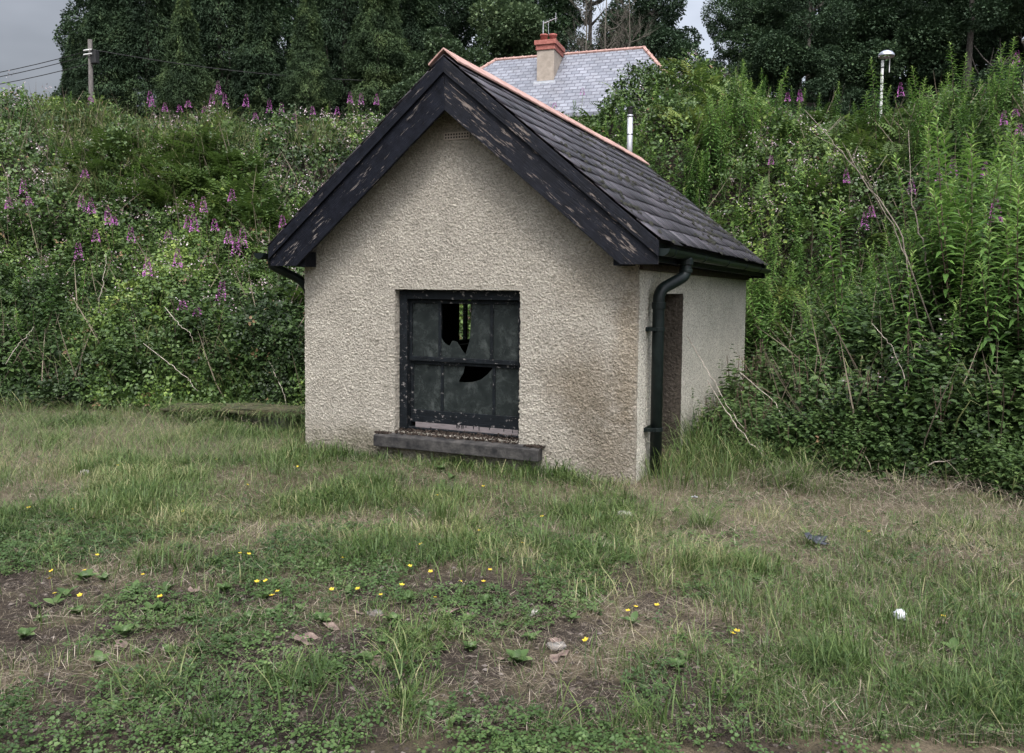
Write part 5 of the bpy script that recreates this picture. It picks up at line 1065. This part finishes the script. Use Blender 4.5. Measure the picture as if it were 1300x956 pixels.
for px, py in yp:
    w = (EYE - .07) * FPX / (py - 369); x_, y_ = PW(px, w)
    if -HW < x_ < 0 and y_ > -.08: y_ = -.12
    plant('yellow_flower', (('petals', yf), ('stem', ys_)), (x_, y_, gz_(x_, y_) + .005), random.uniform(0, 6), random.uniform(.75, 1.15), (random.gauss(0, .2), random.gauss(0, .2)), 'tiny yellow wildflower in the grass of the foreground', 'wildflower', 'yellow flowers in the grass')
# dead leaves, stones, litter
def leafobj(seed):
    g = random.Random(seed); b = B(); nn = 9; vs = [(0, 0, .01)]
    for k in range(nn):
        a_ = 2 * math.pi * k / nn; r_ = .045 * g.uniform(.55, 1.25) * (1.25 if k in (0, 4) else 1); vs.append((math.cos(a_) * r_, math.sin(a_) * r_ * .75, g.uniform(0, .022)))
    b.add(vs, [(0, 1 + k, 1 + (k + 1) % nn) for k in range(nn)]); me = bpy.data.meshes.new('dead_leaf'); me.from_pydata(b.v, [], b.f); me.update(); me.materials.append(M['dead_leaf']); return me
DL = [leafobj(k) for k in range(4)]
for px, py in ((380, 825), (392, 818), (455, 787), (475, 785), (710, 828), (715, 845), (590, 780), (600, 790), (570, 782), (560, 775), (330, 745), (145, 835), (545, 790), (240, 760), (1010, 770), (1060, 780), (1120, 775), (640, 845), (480, 850), (30, 700), (310, 790), (420, 805), (900, 830), (1210, 790)):
    w = EYE * FPX / (py - 369); x_, y_ = PW(px, w); o = bpy.data.objects.new('dead_leaf', random.choice(DL)); COL.objects.link(o); o.location = (x_, y_, gz_(x_, y_) + .008); o.rotation_euler = (random.gauss(0, .2), random.gauss(0, .2), random.uniform(0, 6)); s_ = random.uniform(.6, 1.1); o.scale = (s_,) * 3
    setp(o, 'curled brown dead leaf lying on the bare soil of the foreground', 'dead leaf', 'dead leaves on the soil')
def onground(px, py, dz=0): w = EYE * FPX / (py - 369); x_, y_ = PW(px, w); return (x_, y_, gz_(x_, y_) + dz)
rocky('stone', .055, .035, .03, onground(797, 656, .02), .3, M['palestone'], 11, label='pale stone lying on the dead grass near the hut corner', cat='stone')
rocky('stone', .035, .028, .02, onground(103, 606, .03), .8, M['palestone'], 12, label='small pale stone in the grass at far left', cat='stone')
rocky('stone', .04, .03, .015, onground(475, 784, .008), 0, M['stone'], 13, label='flat grey stone on the bare soil below the window', cat='stone')
rocky('stone', .042, .03, .012, onground(712, 832, .006), .5, M['stone'], 14, label='flat brownish stone on bare soil at the bottom middle', cat='stone')
rocky('stone', .03, .02, .018, onground(680, 786, .01), .5, M['palestone'], 15, label='small yellowish stone among clover, middle foreground', cat='stone')
def crumple(name, loc, s_, mt, seed, flat, **k):
    g = np.random.default_rng(seed); nn = 9; u_ = np.linspace(-1, 1, nn); XX, YY = np.meshgrid(u_, u_); ZZ = fbm(XX * 2.6 + 3, YY * 2.6, seed, 3) * flat; XX = XX + g.normal(0, .13, XX.shape); YY = YY + g.normal(0, .13, XX.shape)
    v = np.stack([XX, YY * .8, ZZ + .15 * (XX ** 2)], -1) * s_; i_ = (np.arange(nn - 1)[:, None] * nn + np.arange(nn - 1)[None]).ravel(); o = link(name, npmesh(name, v, [np.stack([i_, i_ + 1, i_ + nn + 1, i_ + nn], 1)]), mt); o.location = loc; o.rotation_euler = (.3, .2, seed); so2 = o.modifiers.new('thickness', 'SOLIDIFY'); so2.thickness = .001; return setp(o, **k)
rocky('paper_litter', .030, .024, .022, onground(1157, 792, .055), .4, M['white'], 21, rough=.24, power=.9, label='crumpled white scrap of paper in the grass at lower right', cat='litter')
crumple('plastic_scrap', onground(1042, 694, .045), .07, M['bluescrap'], 7, .9, label='dark blue grey plastic scrap lying in dead grass right of the hut', cat='litter')
crumple('paper_litter', onground(886, 634, .02), .022, M['white'], 9, 1.2, label='tiny white scrap near the foot of the hut side wall', cat='litter')

# labels that single out the members of each loose group
grp = {}
for o in list(SC.objects):
    if o.parent is None and o.get('group'): grp.setdefault(o['group'], []).append(o)
for g_n, head, tail in (('fireweed on the left skyline', 'magenta fireweed spike', 'along the skyline of the left bank'), ('fireweed halfway up the left bank', 'magenta fireweed', 'of those halfway up the left bank'),
        ('fireweed on the right bank', 'magenta fireweed', 'among the green shoots right of the house'), ('nettles beside the hut', 'leafy green nettle clump', 'at the bank foot beside the hut'),
        ('broadleaf weeds, left foreground', 'small rosette of broad green leaves', 'in the left foreground'), ('broadleaf weeds, middle and right foreground', 'small rosette of green leaves', 'in the middle and right foreground'),
        ('yellow flowers in the grass', 'tiny yellow wildflower', 'in the foreground grass'), ('dead leaves on the soil', 'curled brown dead leaf', 'on the soil in front')):
    order(grp[g_n], head, tail)
for g_n, head, tail in (('arching canes right of the hut', 'thin bare arching cane', 'in the undergrowth right of the hut'), ('withered stalks in the left brambles', 'thin pale withered stalk', 'in the brambles left of the hut')):
    L = sorted(grp[g_n], key=lambda o: float(WP(*(sum((Vector(v_.co) for v_ in o.data.vertices), Vector()) / len(o.data.vertices))[:2])[0]))
    for k, o in enumerate(L): o['label'] = head + ', ' + ('leftmost' if k == 0 else ordw(k + 1) + ' from the left') + ' ' + tail

for near in (True, False):
    ids = sorted([i for i, c in enumerate(cl) if (c[1] < 12) == near], key=lambda i: cl[i][0])
    for k, i in enumerate(ids):
        ph = ('leftmost' if k == 0 else 'rightmost' if k == len(ids) - 1 else ordw(k + 1)) + ' clump'; tail = ('from the left ' if 0 < k < len(ids) - 1 else '') + 'on the ' + ('lower' if near else 'upper') + ' right bank'
        for o in grp.get('WCL%02d' % i, []):
            o['label'] = 'leafy willowherb shoot in the ' + ph + ' ' + tail; o['group'] = 'willowherb shoots of the ' + ph + ' ' + tail
